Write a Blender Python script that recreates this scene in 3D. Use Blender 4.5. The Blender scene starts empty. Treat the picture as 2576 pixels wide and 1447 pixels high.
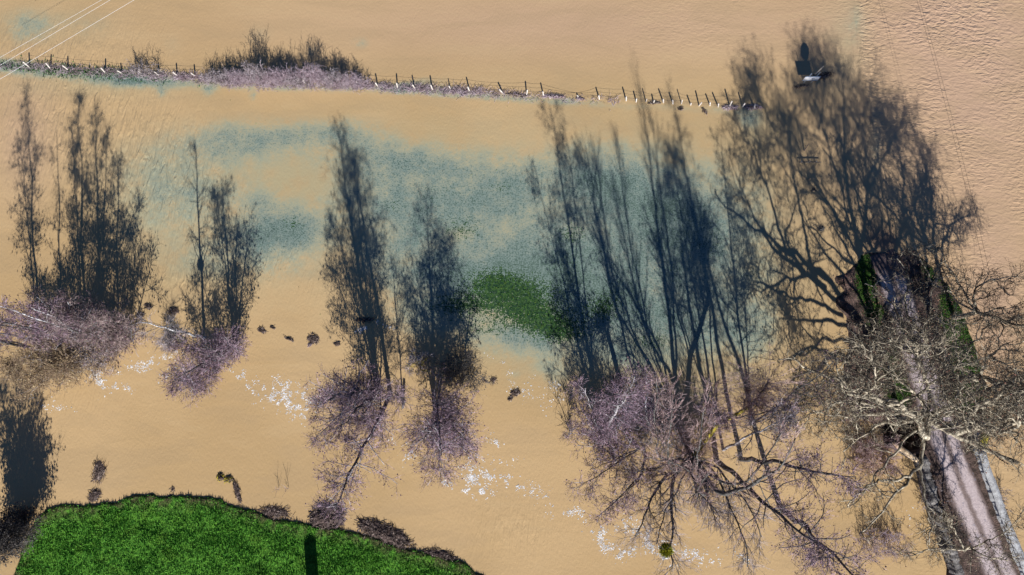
import bpy, math, random
import numpy as np
from mathutils import Vector

# ------------------------------------------------------------------ camera, sky, sun, exposure
sc = bpy.context.scene
COL = sc.collection
CAM_H, PITCH, FPX = 85.0, math.radians(11), 1703.0          # height above the flood, tilt from straight down
SUN_EL, SH_AZ = math.radians(29.5), math.radians(8)
cam_d = bpy.data.cameras.new('camera'); cam = bpy.data.objects.new('camera', cam_d); COL.objects.link(cam)
cam.location = (0, 0, CAM_H); cam.rotation_euler = (PITCH, 0, 0)
cam_d.sensor_width = 36; cam_d.lens = 36 * FPX / 2576; cam_d.clip_end = 3000; cam_d.clip_start = .5
sc.camera = cam
w = bpy.data.worlds.new('World'); sc.world = w; w.use_nodes = True
nt = w.node_tree; bg = nt.nodes['Background']
sky = nt.nodes.new('ShaderNodeTexSky'); sky.sky_type = 'NISHITA'; sky.sun_disc = False
sky.sun_elevation = SUN_EL; sky.sun_rotation = math.radians(180 - 8); sky.ozone_density = 10.0; sky.dust_density = .1; sky.altitude = 2500
nt.links.new(sky.outputs[0], bg.inputs[0]); bg.inputs[1].default_value = .05
sd = bpy.data.lights.new('sun', 'SUN'); sd.energy = 5.0; sd.angle = math.radians(.5); sd.color = (1, .955, .9)
sun = bpy.data.objects.new('sun', sd); COL.objects.link(sun)
shv = Vector((-math.sin(SH_AZ) / math.tan(SUN_EL), math.cos(SH_AZ) / math.tan(SUN_EL), -1))
sun.rotation_euler = shv.to_track_quat('-Z', 'Y').to_euler(); sun.location = (0, -40, 60)
sc.view_settings.view_transform = 'Standard'; sc.view_settings.look = 'None'
sc.view_settings.exposure = .60; sc.view_settings.gamma = 1
sc.cycles.max_bounces = 4; sc.cycles.transparent_max_bounces = 8
rnd = random.Random(7)

# ------------------------------------------------------------------ survey helpers: places read off the photo -> metres
SH = np.array([-math.sin(SH_AZ), math.cos(SH_AZ)]) / math.tan(SUN_EL)
CR = np.array([1, 0, 0.]); CU = np.array([0, math.cos(PITCH), math.sin(PITCH)]); CF = np.array([0, math.sin(PITCH), -math.cos(PITCH)])
CO = np.array([0, 0, CAM_H])
def ray(u, v): return CR * (u - 1288) / FPX + CU * (723.5 - v) / FPX + CF
def G(u, v, h=0.0):
    d = ray(u, v); return CO + d * ((h - CAM_H) / d[2])
def S(u, v, h):                                  # the point h metres up whose shadow lies at this place
    g = G(u, v); return np.array([g[0] - SH[0] * h, g[1] - SH[1] * h, h])
def X(iu, iv, su, sv):                           # seen at (iu, iv) while its shadow lies at (su, sv)
    d = ray(iu, iv); d = d / np.linalg.norm(d); g = G(su, sv); e = np.array([-SH[0], -SH[1], 1.0]); e /= np.linalg.norm(e)
    w0 = CO - g; b = d @ e; a1 = d @ w0; a2 = e @ w0
    s = (b * a2 - a1) / (1 - b * b); t = (a2 - b * a1) / (1 - b * b)
    return (CO + d * s + g + e * t) / 2
def unproj_arr(P):                               # world xy (N,2) at z=0 -> photo place (u, v)
    p = np.concatenate([P, np.zeros((len(P), 1))], 1) - CO
    z = p @ CF; return 1288 + FPX * (p @ CR) / z, 723.5 - FPX * (p @ CU) / z

# ------------------------------------------------------------------ object helpers
def tag(o, label=None, cat=None, group=None, kind=None):
    if label: o['label'] = label
    if cat: o['category'] = cat
    if group: o['group'] = group
    if kind: o['kind'] = kind
    return o
def empty(name, loc, label, cat, group=None):
    o = bpy.data.objects.new(name, None); COL.objects.link(o); o.location = loc; o.empty_display_size = .3
    return tag(o, label, cat, group)
def mesh_obj(name, V, F, mat, parent=None, smooth=False, loopsize=None):
    """V (N,3); F (M,k) one face size, or a list of such arrays."""
    V = np.asarray(V, dtype=np.float32)
    Fs = [np.asarray(f, dtype=np.int32) for f in (F if isinstance(F, list) and np.ndim(F[0]) == 2 else [F]) if len(f)]
    if parent is not None: V = V - np.array(parent.location, dtype=np.float32)
    me = bpy.data.meshes.new(name)
    me.vertices.add(len(V)); me.vertices.foreach_set('co', V.ravel())
    loops = np.concatenate([f.ravel() for f in Fs]); tot = np.concatenate([np.full(len(f), f.shape[1], np.int32) for f in Fs])
    me.loops.add(len(loops)); me.loops.foreach_set('vertex_index', loops)
    start = np.concatenate([[0], np.cumsum(tot)[:-1]]).astype(np.int32)
    me.polygons.add(len(tot)); me.polygons.foreach_set('loop_start', start); me.polygons.foreach_set('loop_total', tot)
    if smooth: me.polygons.foreach_set('use_smooth', np.ones(len(tot), bool))
    me.update(calc_edges=True)
    me.materials.append(mat)
    o = bpy.data.objects.new(name, me); COL.objects.link(o)
    if parent is not None: o.parent = parent
    return o
class MB:
    def __init__(s): s.V = []; s.F = {}; s.n = 0
    def add(s, V, F):
        V = np.asarray(V, float).reshape(-1, 3); F = np.asarray(F, int)
        s.V.append(V); s.F.setdefault(F.shape[1], []).append(F + s.n); s.n += len(V); return s
    def build(s, name, mat, parent=None, smooth=False):
        if not s.V: return None
        return mesh_obj(name, np.concatenate(s.V), [np.concatenate(f) for f in s.F.values()], mat, parent, smooth)
    def tubes(s, P, R, sides=4):
        P = np.asarray(P, float); R = np.asarray(R, float)
        N, K, _ = P.shape
        T = np.empty_like(P); T[:, 1:-1] = P[:, 2:] - P[:, :-2]; T[:, 0] = P[:, 1] - P[:, 0]; T[:, -1] = P[:, -1] - P[:, -2]
        T /= np.linalg.norm(T, axis=2, keepdims=True) + 1e-9
        m = (P[:, -1] - P[:, 0]); m /= np.linalg.norm(m, axis=1, keepdims=True) + 1e-9
        ref = np.where(np.abs(m[:, 2:3]) > .8, np.array([[1, 0, 0.]]), np.array([[0, 0, 1.]]))[:, None, :]
        A = np.cross(T, np.broadcast_to(ref, T.shape)); A /= np.linalg.norm(A, axis=2, keepdims=True) + 1e-9
        B = np.cross(T, A)
        an = np.arange(sides) * 2 * math.pi / sides
        ring = P[:, :, None] + R[:, :, None, None] * (A[:, :, None] * np.cos(an)[None, None, :, None] + B[:, :, None] * np.sin(an)[None, None, :, None])
        idx = np.arange(N * K * sides).reshape(N, K, sides)
        a = idx[:, :-1]; b = idx[:, 1:]
        F = np.stack([a, np.roll(a, -1, 2), np.roll(b, -1, 2), b], -1).reshape(-1, 4)
        s.add(ring, F)
        if sides > 3:                                          # close the ends
            s.F.setdefault(sides, []).append(idx[:, -1] + s.n - N * K * sides)
            s.F[sides].append(idx[:, 0, ::-1] + s.n - N * K * sides)
        return s
    def box(s, c, d, rz=0, rx=0, ry=0):
        from mathutils import Matrix, Euler
        M = np.array(Euler((rx, ry, rz)).to_matrix())
        v = np.array([[x, y, z] for x in (-.5, .5) for y in (-.5, .5) for z in (-.5, .5)]) * np.array(d)
        return s.add(v @ M.T + np.array(c), [[0, 1, 3, 2], [4, 6, 7, 5], [0, 4, 5, 1], [2, 3, 7, 6], [0, 2, 6, 4], [1, 5, 7, 3]])

# ------------------------------------------------------------------ materials
def mat(name, col, rough=.85, var=None, scale=3.0, detail=4, spec=.3, bump=0, bscale=20, var2=None, scale2=30, lo=.35, hi=.65):
    m = bpy.data.materials.new(name); m.use_nodes = True; n = m.node_tree; b = n.nodes['Principled BSDF']
    b.inputs['Roughness'].default_value = rough; b.inputs['Specular IOR Level'].default_value = spec
    b.inputs['Base Color'].default_value = (*col, 1)
    tc = n.nodes.new('ShaderNodeTexCoord'); out = None
    if var:
        nz = n.nodes.new('ShaderNodeTexNoise'); nz.inputs['Scale'].default_value = scale; nz.inputs['Detail'].default_value = detail
        n.links.new(tc.outputs['Object'], nz.inputs['Vector'])
        mr = n.nodes.new('ShaderNodeMapRange'); mr.inputs[1].default_value = lo; mr.inputs[2].default_value = hi
        n.links.new(nz.outputs[0], mr.inputs[0])
        mx = n.nodes.new('ShaderNodeMix'); mx.data_type = 'RGBA'; mx.inputs[6].default_value = (*col, 1); mx.inputs[7].default_value = (*var, 1)
        n.links.new(mr.outputs[0], mx.inputs[0]); out = mx.outputs[2]
        if var2:
            nz2 = n.nodes.new('ShaderNodeTexNoise'); nz2.inputs['Scale'].default_value = scale2; nz2.inputs['Detail'].default_value = 3
            n.links.new(tc.outputs['Object'], nz2.inputs['Vector'])
            mr2 = n.nodes.new('ShaderNodeMapRange'); mr2.inputs[1].default_value = .5; mr2.inputs[2].default_value = .7
            n.links.new(nz2.outputs[0], mr2.inputs[0])
            mx2 = n.nodes.new('ShaderNodeMix'); mx2.data_type = 'RGBA'; mx2.inputs[7].default_value = (*var2, 1)
            n.links.new(out, mx2.inputs[6]); n.links.new(mr2.outputs[0], mx2.inputs[0]); out = mx2.outputs[2]
        n.links.new(out, b.inputs['Base Color'])
    if bump:
        nb = n.nodes.new('ShaderNodeTexNoise'); nb.inputs['Scale'].default_value = bscale; nb.inputs['Detail'].default_value = 4
        n.links.new(tc.outputs['Object'], nb.inputs['Vector'])
        bp = n.nodes.new('ShaderNodeBump'); bp.inputs['Strength'].default_value = 1; bp.inputs['Distance'].default_value = bump
        n.links.new(nb.outputs[0], bp.inputs['Height']); n.links.new(bp.outputs[0], b.inputs['Normal'])
    return m
M = dict(
    bark_dark=mat('dark bark', (.035, .035, .035), var=(.10, .095, .09), scale=2.5, var2=(.24, .24, .23), scale2=9),
    bark_black=mat('near-black bark', (.022, .021, .023), var=(.06, .058, .06), scale=2.5, var2=(.2, .2, .21), scale2=14),  # near black, darker than the dark bark
    bark_grey=mat('grey alder bark', (.09, .085, .085), var=(.50, .48, .52), scale=1.8),
    bark_white=mat('white bark', (.72, .72, .75), var=(.10, .10, .11), scale=2.6, detail=6, lo=.48, hi=.62),
    bark_plane=mat('pale limb bark', (.42, .37, .28), var=(.07, .06, .045), scale=1.3, detail=5, var2=(.60, .55, .43), scale2=3, lo=.42, hi=.58),
    bark_moss=mat('mossy bark', (.55, .46, .03), var=(.12, .10, .05), scale=2.2, detail=5),
    twig_brown=mat('pinkish brown twigs', (.10, .075, .068), var=(.56, .44, .42), scale=1.7, lo=.42, hi=.6),
    twig_purple=mat('purple twigs', (.075, .056, .068), var=(.58, .43, .53), scale=2.2, lo=.47, hi=.62),
    twig_grey=mat('grey twigs', (.10, .085, .09), var=(.55, .49, .52), scale=1.6, lo=.42, hi=.6),
    twig_red=mat('reddish willow shoots', (.20, .12, .12), var=(.66, .50, .49), scale=1.5, lo=.42, hi=.6),
    twig_plane=mat('brown plane twigs', (.035, .028, .024), var=(.50, .43, .31), scale=1.9, lo=.5, hi=.64),
    twig_dark=mat('dark twigs', (.05, .045, .045), var=(.13, .12, .115), scale=.9),
    twig_pale=mat('pale bleached twigs', (.52, .44, .50), var=(.30, .22, .26), scale=1.2, var2=(.16, .12, .13), scale2=5),
    catkin=mat('purple catkins', (.06, .038, .048), var=(.26, .16, .20), scale=2.2),
    catkin_tan=mat('tan willow catkins', (.34, .25, .15), var=(.20, .14, .11), scale=1.2, var2=(.60, .49, .30), scale2=3),
    seed=mat('brown seed balls', (.12, .06, .04), var=(.3, .16, .12), scale=2),
    mistle=mat('yellow mistletoe', (.42, .40, .02), var=(.20, .22, .02), scale=4),
    foam=mat('white foam', (.78, .80, .82), rough=.6, var=(.50, .50, .50), scale=1.5),
    debris=mat('brown flood debris', (.045, .032, .028), var=(.11, .078, .07), scale=4, bump=.05, bscale=9),
    stick=mat('driftwood sticks', (.10, .07, .06), var=(.04, .028, .026), scale=2.5, var2=(.38, .31, .28), scale2=4),
    post=mat('weathered post wood', (.66, .62, .58), var=(.44, .40, .36), scale=6),
    post_old=mat('browned post wood', (.40, .30, .22), var=(.25, .18, .13), scale=6),
    wire=mat('fence wire', (.10, .08, .07), rough=.5),
    cable_white=mat('pale cable', (.8, .82, .85), rough=.5),
    cable_shade=mat('dark cable shadow strand', (.06, .055, .05), rough=.6),  # shadow tone for the two strands at the right
    sign_white=mat('white sign face', (.78, .8, .84), rough=.4),
    sign_blue=mat('blue sign back', (.12, .25, .42), rough=.4),
    sign_disc=mat('cream disc sign back', (.55, .48, .40), rough=.5),
    steel=mat('galvanised steel', (.45, .5, .55), rough=.4),
    ink=mat('sign lettering', (.10, .11, .16), rough=.5),
    timber=mat('split pale timber', (.62, .45, .27), var=(.74, .60, .42), scale=2, var2=(.4, .25, .14), scale2=6),
    stone=mat('pale parapet stone', (.48, .49, .50), var=(.30, .30, .31), scale=2.5, bump=.03, bscale=12, var2=(.6, .62, .63), scale2=8),
    stone_moss=mat('yellow moss on stone', (.34, .29, .02), var=(.16, .15, .03), scale=5, bump=.05, bscale=10),
    stone_dark=mat('dark lichened wall stone', (.075, .07, .068), var=(.20, .19, .19), scale=2.2, bump=.06, bscale=5, var2=(.30, .29, .27), scale2=7),
    leaf=mat('fallen pink brown leaves', (.42, .22, .18), var=(.25, .12, .09), scale=3),
    brick=mat('brick', (.25, .1, .07), var=(.32, .16, .12), scale=8),
)
# MARK: setting
# ------------------------------------------------------------------ setting: bed, flood water, banks, road
def vnoise(P, s, seed=0):                        # smooth value noise on (N,2)
    r = np.random.RandomState(seed); T = r.rand(256, 256); q = P * s; i = np.floor(q).astype(int); f = q - i; f = f * f * (3 - 2 * f)
    g = lambda a, b: T[a % 256, b % 256]
    return (g(i[:, 0], i[:, 1]) * (1 - f[:, 0]) + g(i[:, 0] + 1, i[:, 1]) * f[:, 0]) * (1 - f[:, 1]) + (g(i[:, 0], i[:, 1] + 1) * (1 - f[:, 0]) + g(i[:, 0] + 1, i[:, 1] + 1) * f[:, 0]) * f[:, 1]
def fbm(P, s, seed=0, o=4): return sum(vnoise(P, s * 2 ** k, seed + k) * .5 ** (k + 1) for k in range(o))
def sdf(P, poly):                                # > 0 inside
    A = np.asarray(poly); B = np.roll(A, -1, 0); d = np.full(len(P), 1e9); ins = np.zeros(len(P), bool)
    for a, b in zip(A, B):
        e = b - a; t = np.clip(((P - a) @ e) / (e @ e + 1e-12), 0, 1); d = np.minimum(d, np.hypot(*(P - a - t[:, None] * e).T))
        c = ((a[1] > P[:, 1]) != (b[1] > P[:, 1])) & (P[:, 0] < (b[0] - a[0]) * (P[:, 1] - a[1]) / (b[1] - a[1] + 1e-12) + a[0]); ins ^= c
    return np.where(ins, d, -d)
def ground_pts(L, h=0.0): return np.array([G(u, v, h)[:2] for u, v in L])
def sstep(x): x = np.clip(x, 0, 1); return x * x * (3 - 2 * x)
def grid(x0, x1, y0, y1, st):
    xs = np.arange(x0, x1 + st, st); ys = np.arange(y0, y1 + st, st); Xg, Yg = np.meshgrid(xs, ys)
    P = np.stack([Xg.ravel(), Yg.ravel()], 1); n = len(xs); i = np.arange(len(P)).reshape(len(ys), n)
    F = np.stack([i[:-1, :-1], i[:-1, 1:], i[1:, 1:], i[1:, :-1]], -1).reshape(-1, 4)
    return P, F
def set_attr(o, name, val):
    a = o.data.attributes.new(name, 'FLOAT', 'POINT'); a.data.foreach_set('value', np.asarray(val, np.float32))
def compact(V, F):
    u, inv = np.unique(F, return_inverse=True); return V[u], inv.reshape(F.shape), u

def nodes_of(m): m.use_nodes = True; return m.node_tree
class NB:                                         # small node-graph writer
    def __init__(s, name):
        s.m = bpy.data.materials.new(name); s.n = nodes_of(s.m); s.b = s.n.nodes['Principled BSDF']; s.tc = s.n.nodes.new('ShaderNodeTexCoord')
    def new(s, t, **k):
        x = s.n.nodes.new(t)
        for a, b in k.items(): setattr(x, a, b)
        return x
    def link(s, a, b): s.n.links.new(a, b)
    def put(s, sock, v):
        if hasattr(v, 'default_value') or hasattr(v, 'links'): s.link(v, sock)
        else: sock.default_value = v
    def attr(s, name): return s.new('ShaderNodeAttribute', attribute_name=name).outputs['Fac']
    def math(s, op, a, b=0.0, clamp=False):
        x = s.new('ShaderNodeMath', operation=op, use_clamp=clamp); s.put(x.inputs[0], a); s.put(x.inputs[1], b); return x.outputs[0]
    def noise(s, scale, detail=4, vec=None, rough=.5, dist=0):
        x = s.new('ShaderNodeTexNoise'); x.inputs['Scale'].default_value = scale; x.inputs['Detail'].default_value = detail; x.inputs['Roughness'].default_value = rough
        x.inputs['Distortion'].default_value = dist; s.link(vec or s.tc.outputs['Object'], x.inputs['Vector']); return x.outputs[0]
    def mapping(s, rz, sc):
        x = s.new('ShaderNodeMapping'); x.inputs['Rotation'].default_value = (0, 0, rz); x.inputs['Scale'].default_value = sc
        s.link(s.tc.outputs['Object'], x.inputs['Vector']); return x.outputs[0]
    def ramp(s, v, a, b, c=0.0, d=1.0, smooth=True):
        x = s.new('ShaderNodeMapRange', interpolation_type='SMOOTHSTEP' if smooth else 'LINEAR'); s.put(x.inputs[0], v)
        for i, q in enumerate((a, b, c, d)): x.inputs[i + 1].default_value = q
        return x.outputs[0]
    def mix(s, f, a, b):
        x = s.new('ShaderNodeMix', data_type='RGBA'); s.put(x.inputs[0], f)
        for k, q in ((6, a), (7, b)):
            if isinstance(q, tuple): x.inputs[k].default_value = (*q, 1)
            else: s.link(q, x.inputs[k])
        return x.outputs[2]

# --- river bed far below the muddy water, reaching the horizon
bedm = mat('river bed mud', (.16, .11, .06), var=(.1, .075, .045), scale=.1)
tag(mesh_obj('ground', [(-1500, -1500, -4), (1500, -1500, -4), (1500, 1500, -4), (-1500, 1500, -4)], [[0, 1, 2, 3]], bedm), kind='structure')

BANK = [(20, 1470), (41, 1411), (54, 1373), (68, 1340), (84, 1303), (118, 1279), (163, 1271), (210, 1274), (254, 1264), (305, 1256), (340, 1247), (366, 1247), (406, 1249), (457, 1250), (500, 1247),
        (525, 1251), (555, 1257), (592, 1271), (643, 1290), (694, 1306), (745, 1312), (796, 1323), (863, 1333), (903, 1341), (954, 1356), (1004, 1377), (1055, 1387), (1106, 1399), (1157, 1413), (1190, 1430), (1240, 1470), (1300, 1600), (1300, 1900), (-100, 1900)]
EMB = [(2215, 560), (2180, 600), (2150, 640), (2125, 680), (2092, 690), (2098, 712), (2118, 730), (2096, 748), (2100, 772), (2125, 800), (2135, 850), (2128, 900), (2118, 960), (2128, 1010), (2150, 1050), (2195, 1072), (2225, 1082),
       (2232, 1120), (2262, 1132), (2305, 1166), (2322, 1200), (2332, 1250), (2345, 1300), (2366, 1345), (2382, 1420), (2400, 1600), (2760, 1600), (2640, 1500), (2552, 1345), (2505, 1245), (2482, 1180),
       (2478, 1130), (2492, 1070), (2490, 1000), (2476, 930), (2455, 850), (2425, 765), (2388, 700), (2340, 640), (2300, 600), (2260, 560)]
SHADE_PIT1 = [(2228, 1066), (2322, 1058), (2322, 1128), (2292, 1138), (2236, 1108)]  # pits added and sunk deep to make the black shadow patches by the walls
SHADE_PIT2 = [(2430, 1062), (2474, 1060), (2470, 1130), (2440, 1134), (2432, 1110)]
bank_w, emb_w = ground_pts(BANK, .4), ground_pts(EMB, .3)
shade_pit1_w, shade_pit2_w = ground_pts(SHADE_PIT1, .8), ground_pts(SHADE_PIT2, .8)

# --- flood water: one sheet, its colour from how near the drowned grass lies below
P, F = grid(-110, 110, -60, 90, .5)
fc = P[F].mean(1); keep = ~((sdf(fc, shade_pit1_w) > -.3) | (sdf(fc, shade_pit2_w) > -.3)); F = F[keep]
u, v = unproj_arr(P)
def blobs(L):
    m = np.zeros(len(P))
    for cx, cy, rx, ry, a in L:
        m += a * np.exp(-(((u - cx) / rx) ** 2 + ((v - cy) / ry) ** 2) * 1.1)
    return m
teal = blobs([(430, 500, 110, 95, .42), (560, 365, 130, 50, .42), (700, 345, 130, 42, .42), (870, 335, 110, 40, .55), (1010, 400, 150, 45, .5), (1160, 430, 230, 70, .42), (1040, 520, 170, 70, .55),
              (1190, 540, 200, 90, .5), (725, 580, 110, 55, .8), (640, 500, 90, 45, .35), (1290, 470, 90, 60, .4), (1300, 700, 180, 110, .8), (1320, 850, 130, 50, .7), (1500, 440, 140, 80, .6), (1620, 520, 230, 130, .7),
              (1760, 640, 190, 190, .7), (1500, 740, 170, 130, .75), (1700, 830, 190, 90, .6), (1890, 840, 60, 100, .45), (640, 620, 110, 45, .35), (1130, 700, 150, 90, .6), (1000, 640, 90, 80, .6), (1080, 800, 110, 55, .5),
              (1390, 930, 50, 35, .45), (500, 660, 120, 50, .25), (690, 680, 120, 40, .25), (60, 70, 60, 50, .42), (110, 60, 60, 30, .25), (230, 70, 60, 40, .25), (340, 200, 90, 22, .5), (405, 232, 13, 13, .6), (525, 228, 16, 14, .5),
              (636, 243, 10, 10, .45), (905, 108, 26, 16, .4), (785, 130, 20, 20, .2), (1010, 218, 60, 14, .35), (1090, 205, 60, 16, .3), (1880, 300, 40, 25, .55), (1170, 950, 20, 16, .2), (1550, 900, 90, 40, .4),
              (2090, 250, 40, 120, .12), (2150, 60, 30, 60, .35), (430, 110, 60, 50, .15), (650, 90, 60, 40, .18), (1230, 960, 14, 12, .35), (1300, 940, 16, 12, .35), (2200, 400, 20, 130, .3), (1720, 1000, 120, 40, .3),
              (480, 470, 190, 170, .17), (720, 560, 200, 120, .2), (640, 360, 210, 70, .16), (900, 450, 130, 90, .28), (330, 420, 90, 90, .12), (760, 465, 90, 34, -.3), (1020, 660, 30, 22, -.4), (1400, 620, 110, 90, .25)])
fen = np.interp(u, [0, 60, 200, 390, 600, 950, 1100, 1300, 1480, 1530, 1700, 1750, 1900, 1930], [160, 170, 182, 200, 212, 218, 228, 244, 255, 262, 266, 270, 275, 280])
famp = np.interp(u, [0, 300, 560, 900, 1100, 1480, 1530, 1900, 1925], [.75, .7, .4, .5, .6, .5, .2, .3, 0])
teal += famp * np.exp(-((v - fen - 4) / np.interp(u, [0, 300, 600, 1500], [20, 20, 14, 11])) ** 2)
green = blobs([(1290, 735, 120, 48, 1.), (1340, 795, 100, 42, .85), (1235, 700, 70, 30, .5), (1410, 835, 80, 36, .8), (1160, 575, 60, 40, .5), (1260, 470, 40, 14, .4), (1440, 590, 50, 30, .5), (1520, 770, 50, 40, .75), (1150, 770, 90, 35, .6),
               (740, 565, 30, 22, .45), (1640, 860, 70, 30, .5), (1780, 610, 60, 60, .3), (1890, 690, 40, 40, .3), (1210, 830, 80, 22, .4), (1090, 480, 120, 30, .25), (990, 520, 40, 20, .3)])
green += .55 * np.interp(u, [0, 300, 420, 700, 950, 1500, 1520], [1, .9, .5, .5, .4, .4, 0]) * np.exp(-((v - fen) / 11) ** 2)
dirt = blobs([(2225, 610, 45, 55, .65), (2125, 780, 26, 26, .5), (2100, 700, 16, 14, .6), (2180, 560, 30, 60, .3)])
shallow = np.clip(blobs([(620, 450, 330, 130, .75), (1200, 560, 420, 230, 1.), (1700, 650, 330, 280, .9), (380, 520, 130, 130, .7), (520, 690, 160, 80, .5), (1480, 900, 300, 70, .6), (300, 215, 300, 30, .5), (100, 60, 160, 50, .5), (1900, 330, 60, 60, .4), (2130, 100, 60, 120, .5)]), 0, 1)
pink = np.clip(blobs([(2450, 200, 330, 420, 1.), (1500, 60, 900, 110, .7), (60, 350, 90, 160, .6), (2500, 800, 120, 300, .8)]), 0, 1)
edge = np.interp(v, [0, 150, 300, 420, 560, 700], [2150, 2160, 2185, 2200, 2230, 2290])
rough = 1.0 * sstep((u - edge + (fbm(P, .3, 88) - .5) * 16) / 10) * np.interp(v, [0, 450, 700, 900, 1447], [1, .9, .5, .3, .2]) + .3 * sstep((u - 1300) / 500) * sstep((260 - v) / 200)
lined = np.clip(blobs([(200, 330, 260, 170, 1.), (420, 470, 160, 120, 1.), (470, 700, 170, 70, .8), (650, 620, 120, 70, .8), (80, 120, 300, 90, .5), (800, 720, 60, 60, .3), (1290, 1330, 140, 70, .5), (1010, 1110, 50, 60, .5), (150, 1010, 160, 60, .3), (2150, 180, 110, 110, .6)]), 0, 1)
lip = np.exp(-((u - edge - 4) / 5) ** 2) * sstep((620 - v) / 200)
V3 = np.concatenate([P, np.zeros((len(P), 1))], 1); V3[:, 2] += .14 * lip
V3c, Fc, used = compact(V3, F)
k = NB('silty flood water'); b = k.b
tn = k.noise(.35, 6, rough=.6); tf = k.noise(1.6, 4, rough=.65); tff = k.noise(5.5, 3, rough=.6)
t = k.attr('teal'); nn = k.math('ADD', k.math('MULTIPLY', tn, .9), k.math('MULTIPLY', tf, .55))           # centred near .72
tt = k.math('ADD', t, k.math('MULTIPLY', k.math('SUBTRACT', nn, .74), k.ramp(t, .02, .45, 0, 1.15)))
broad = k.noise(.045, 4)
mud = k.mix(k.ramp(broad, .4, .6), (.455, .315, .158), (.50, .35, .182))
mud = k.mix(k.math('MULTIPLY', k.attr('pink'), .95), mud, (.475, .325, .222))
tt = k.math('ADD', tt, k.math('MULTIPLY', k.math('SUBTRACT', tff, .5), k.ramp(t, .1, .7, 0, .9)))
st_ = k.noise(1, 5, k.mapping(math.radians(17), (.07, .30, 1)), rough=.6, dist=.6); mud = k.mix(k.ramp(st_,   .46, .64, 0, .28), mud, (.375, .272, .155)); mud = k.mix(k.ramp(st_, .46, .34, 0, .18), mud, (.52, .385, .215))
c = k.mix(k.math('MULTIPLY', k.attr('shallow'), k.ramp(tn, .3, .62, .45, 1)), mud, (.385, .34, .205))
c = k.mix(k.ramp(tt, .06, .55, 0, .85), c, (.325, .335, .235))
c = k.mix(k.ramp(tt, .34, 1.0, 0, .95), c, (.175, .24, .222))
c = k.mix(k.ramp(k.math('ADD', tt, k.math('MULTIPLY', k.math('SUBTRACT', tff, .5), 1.8)), .85, 1.3, 0, .7), c, (.06, .105, .075))
sp = k.noise(2.9, 3, rough=.7)
c = k.mix(k.math('MULTIPLY', k.ramp(sp, .53, .66, 0, .7), k.ramp(tt, .42, .95)), c, (.045, .085, .06))
g = k.attr('green'); gg = k.math('ADD', g, k.math('MULTIPLY', k.math('SUBTRACT', k.math('ADD', k.math('MULTIPLY', tff, .75), k.math('MULTIPLY', tf, .45)), .6), 3.6))
c = k.mix(k.math('MULTIPLY', k.ramp(gg, .42, .75), k.ramp(g, .08, .3)), c, k.mix(k.ramp(k.noise(2.6, 4, rough=.7), .42, .6), (.02, .05, .025), (.05, .105, .03)))
dn = k.math('ADD', k.attr('dirt'), k.math('MULTIPLY', k.math('SUBTRACT', tn, .5), .5)); c = k.mix(k.ramp(dn, .15, .8, 0, .85), c, (.15, .095, .085))
k.link(c, b.inputs['Base Color']); b.inputs['Roughness'].default_value = .22; b.inputs['IOR'].default_value = 1.33
w1 = k.noise(1.0, 3, k.mapping(math.radians(-52), (1.9, .42, 1)), dist=1.1)                   # long crests
w2 = k.noise(2.0, 2, k.mapping(math.radians(28), (.62, 1.25, 1)), rough=.5, dist=.5)               # choppy field of waves
gust = k.ramp(k.noise(.12, 3), .36, .62, .45, 1.25)
w3 = k.noise(4.2, 2, k.mapping(math.radians(25), (1, .55, 1)), dist=.5)                            # small ripples everywhere
w4 = k.noise(.5, 4, dist=1.2)
hgt = k.math('ADD', k.math('MULTIPLY', w1, k.math('MULTIPLY', k.attr('lined'), .27)), k.math('MULTIPLY', w2, k.math('MULTIPLY', k.math('MULTIPLY', k.attr('rough'), gust), .17)))
hgt = k.math('ADD', hgt, k.math('ADD', k.math('MULTIPLY', w3, .026), k.math('MULTIPLY', w4, .022)))
bp = k.new('ShaderNodeBump'); bp.inputs['Strength'].default_value = 1; bp.inputs['Distance'].default_value = 1.0
k.link(hgt, bp.inputs['Height']); k.link(bp.outputs[0], b.inputs['Normal'])
WATER = mesh_obj('water', V3c, Fc, k.m, smooth=True); tag(WATER, kind='structure')
for nme, arr in (('teal', teal), ('green', green), ('dirt', dirt), ('pink', pink), ('shallow', shallow), ('rough', rough), ('lined', lined)): set_attr(WATER, nme, arr[used])
# the same flood further out, four sheets round the near one
for nme, (x0, x1, y0, y1) in dict(a=(-1500, 1500, 90.25, 1500), b=(-1500, 1500, -1500, -60.25), c=(-1500, -110.25, -60, 90), d=(110.25, 1500, -60, 90)).items():
    tag(mesh_obj('water', [(x0, y0, -.01), (x1, y0, -.01), (x1, y1, -.01), (x0, y1, -.01)], [[0, 1, 2, 3]], k.m), kind='structure')

# --- grassy river bank, lower left
lo, hi = bank_w.min(0), bank_w.max(0); P, F = grid(lo[0] - 1, hi[0] + 1, max(lo[1], -42) - 1, hi[1] + 1, .22)
d = sdf(P, bank_w) + (fbm(P, .9, 3) - .5) * .7 + (fbm(P, 3.5, 5) - .5) * .35
def bank_z(P, d): return -.5 + .72 * sstep((d + .35) / .6) + (fbm(P, .5, 9) - .5) * .35 * sstep(d / 2) + .12 * sstep(d / 8) + (fbm(P, 2.5, 19) - .5) * .22 * sstep(d / .8)
z = bank_z(P, d); F = F[(d[F] > -.6).any(1)]
Vc, Fc, used = compact(np.concatenate([P, z[:, None]], 1), F)
kb = NB('lush meadow turf'); n1 = kb.noise(.35, 5, rough=.6); n2 = kb.noise(3.0, 5, rough=.7); n3 = kb.noise(.9, 4)
c = kb.mix(kb.ramp(n2, .35, .65), (.035, .13, .018), (.12, .30, .035)); c = kb.mix(kb.ramp(n1, .52, .68, 0, .6), c, (.10, .20, .025))
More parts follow.
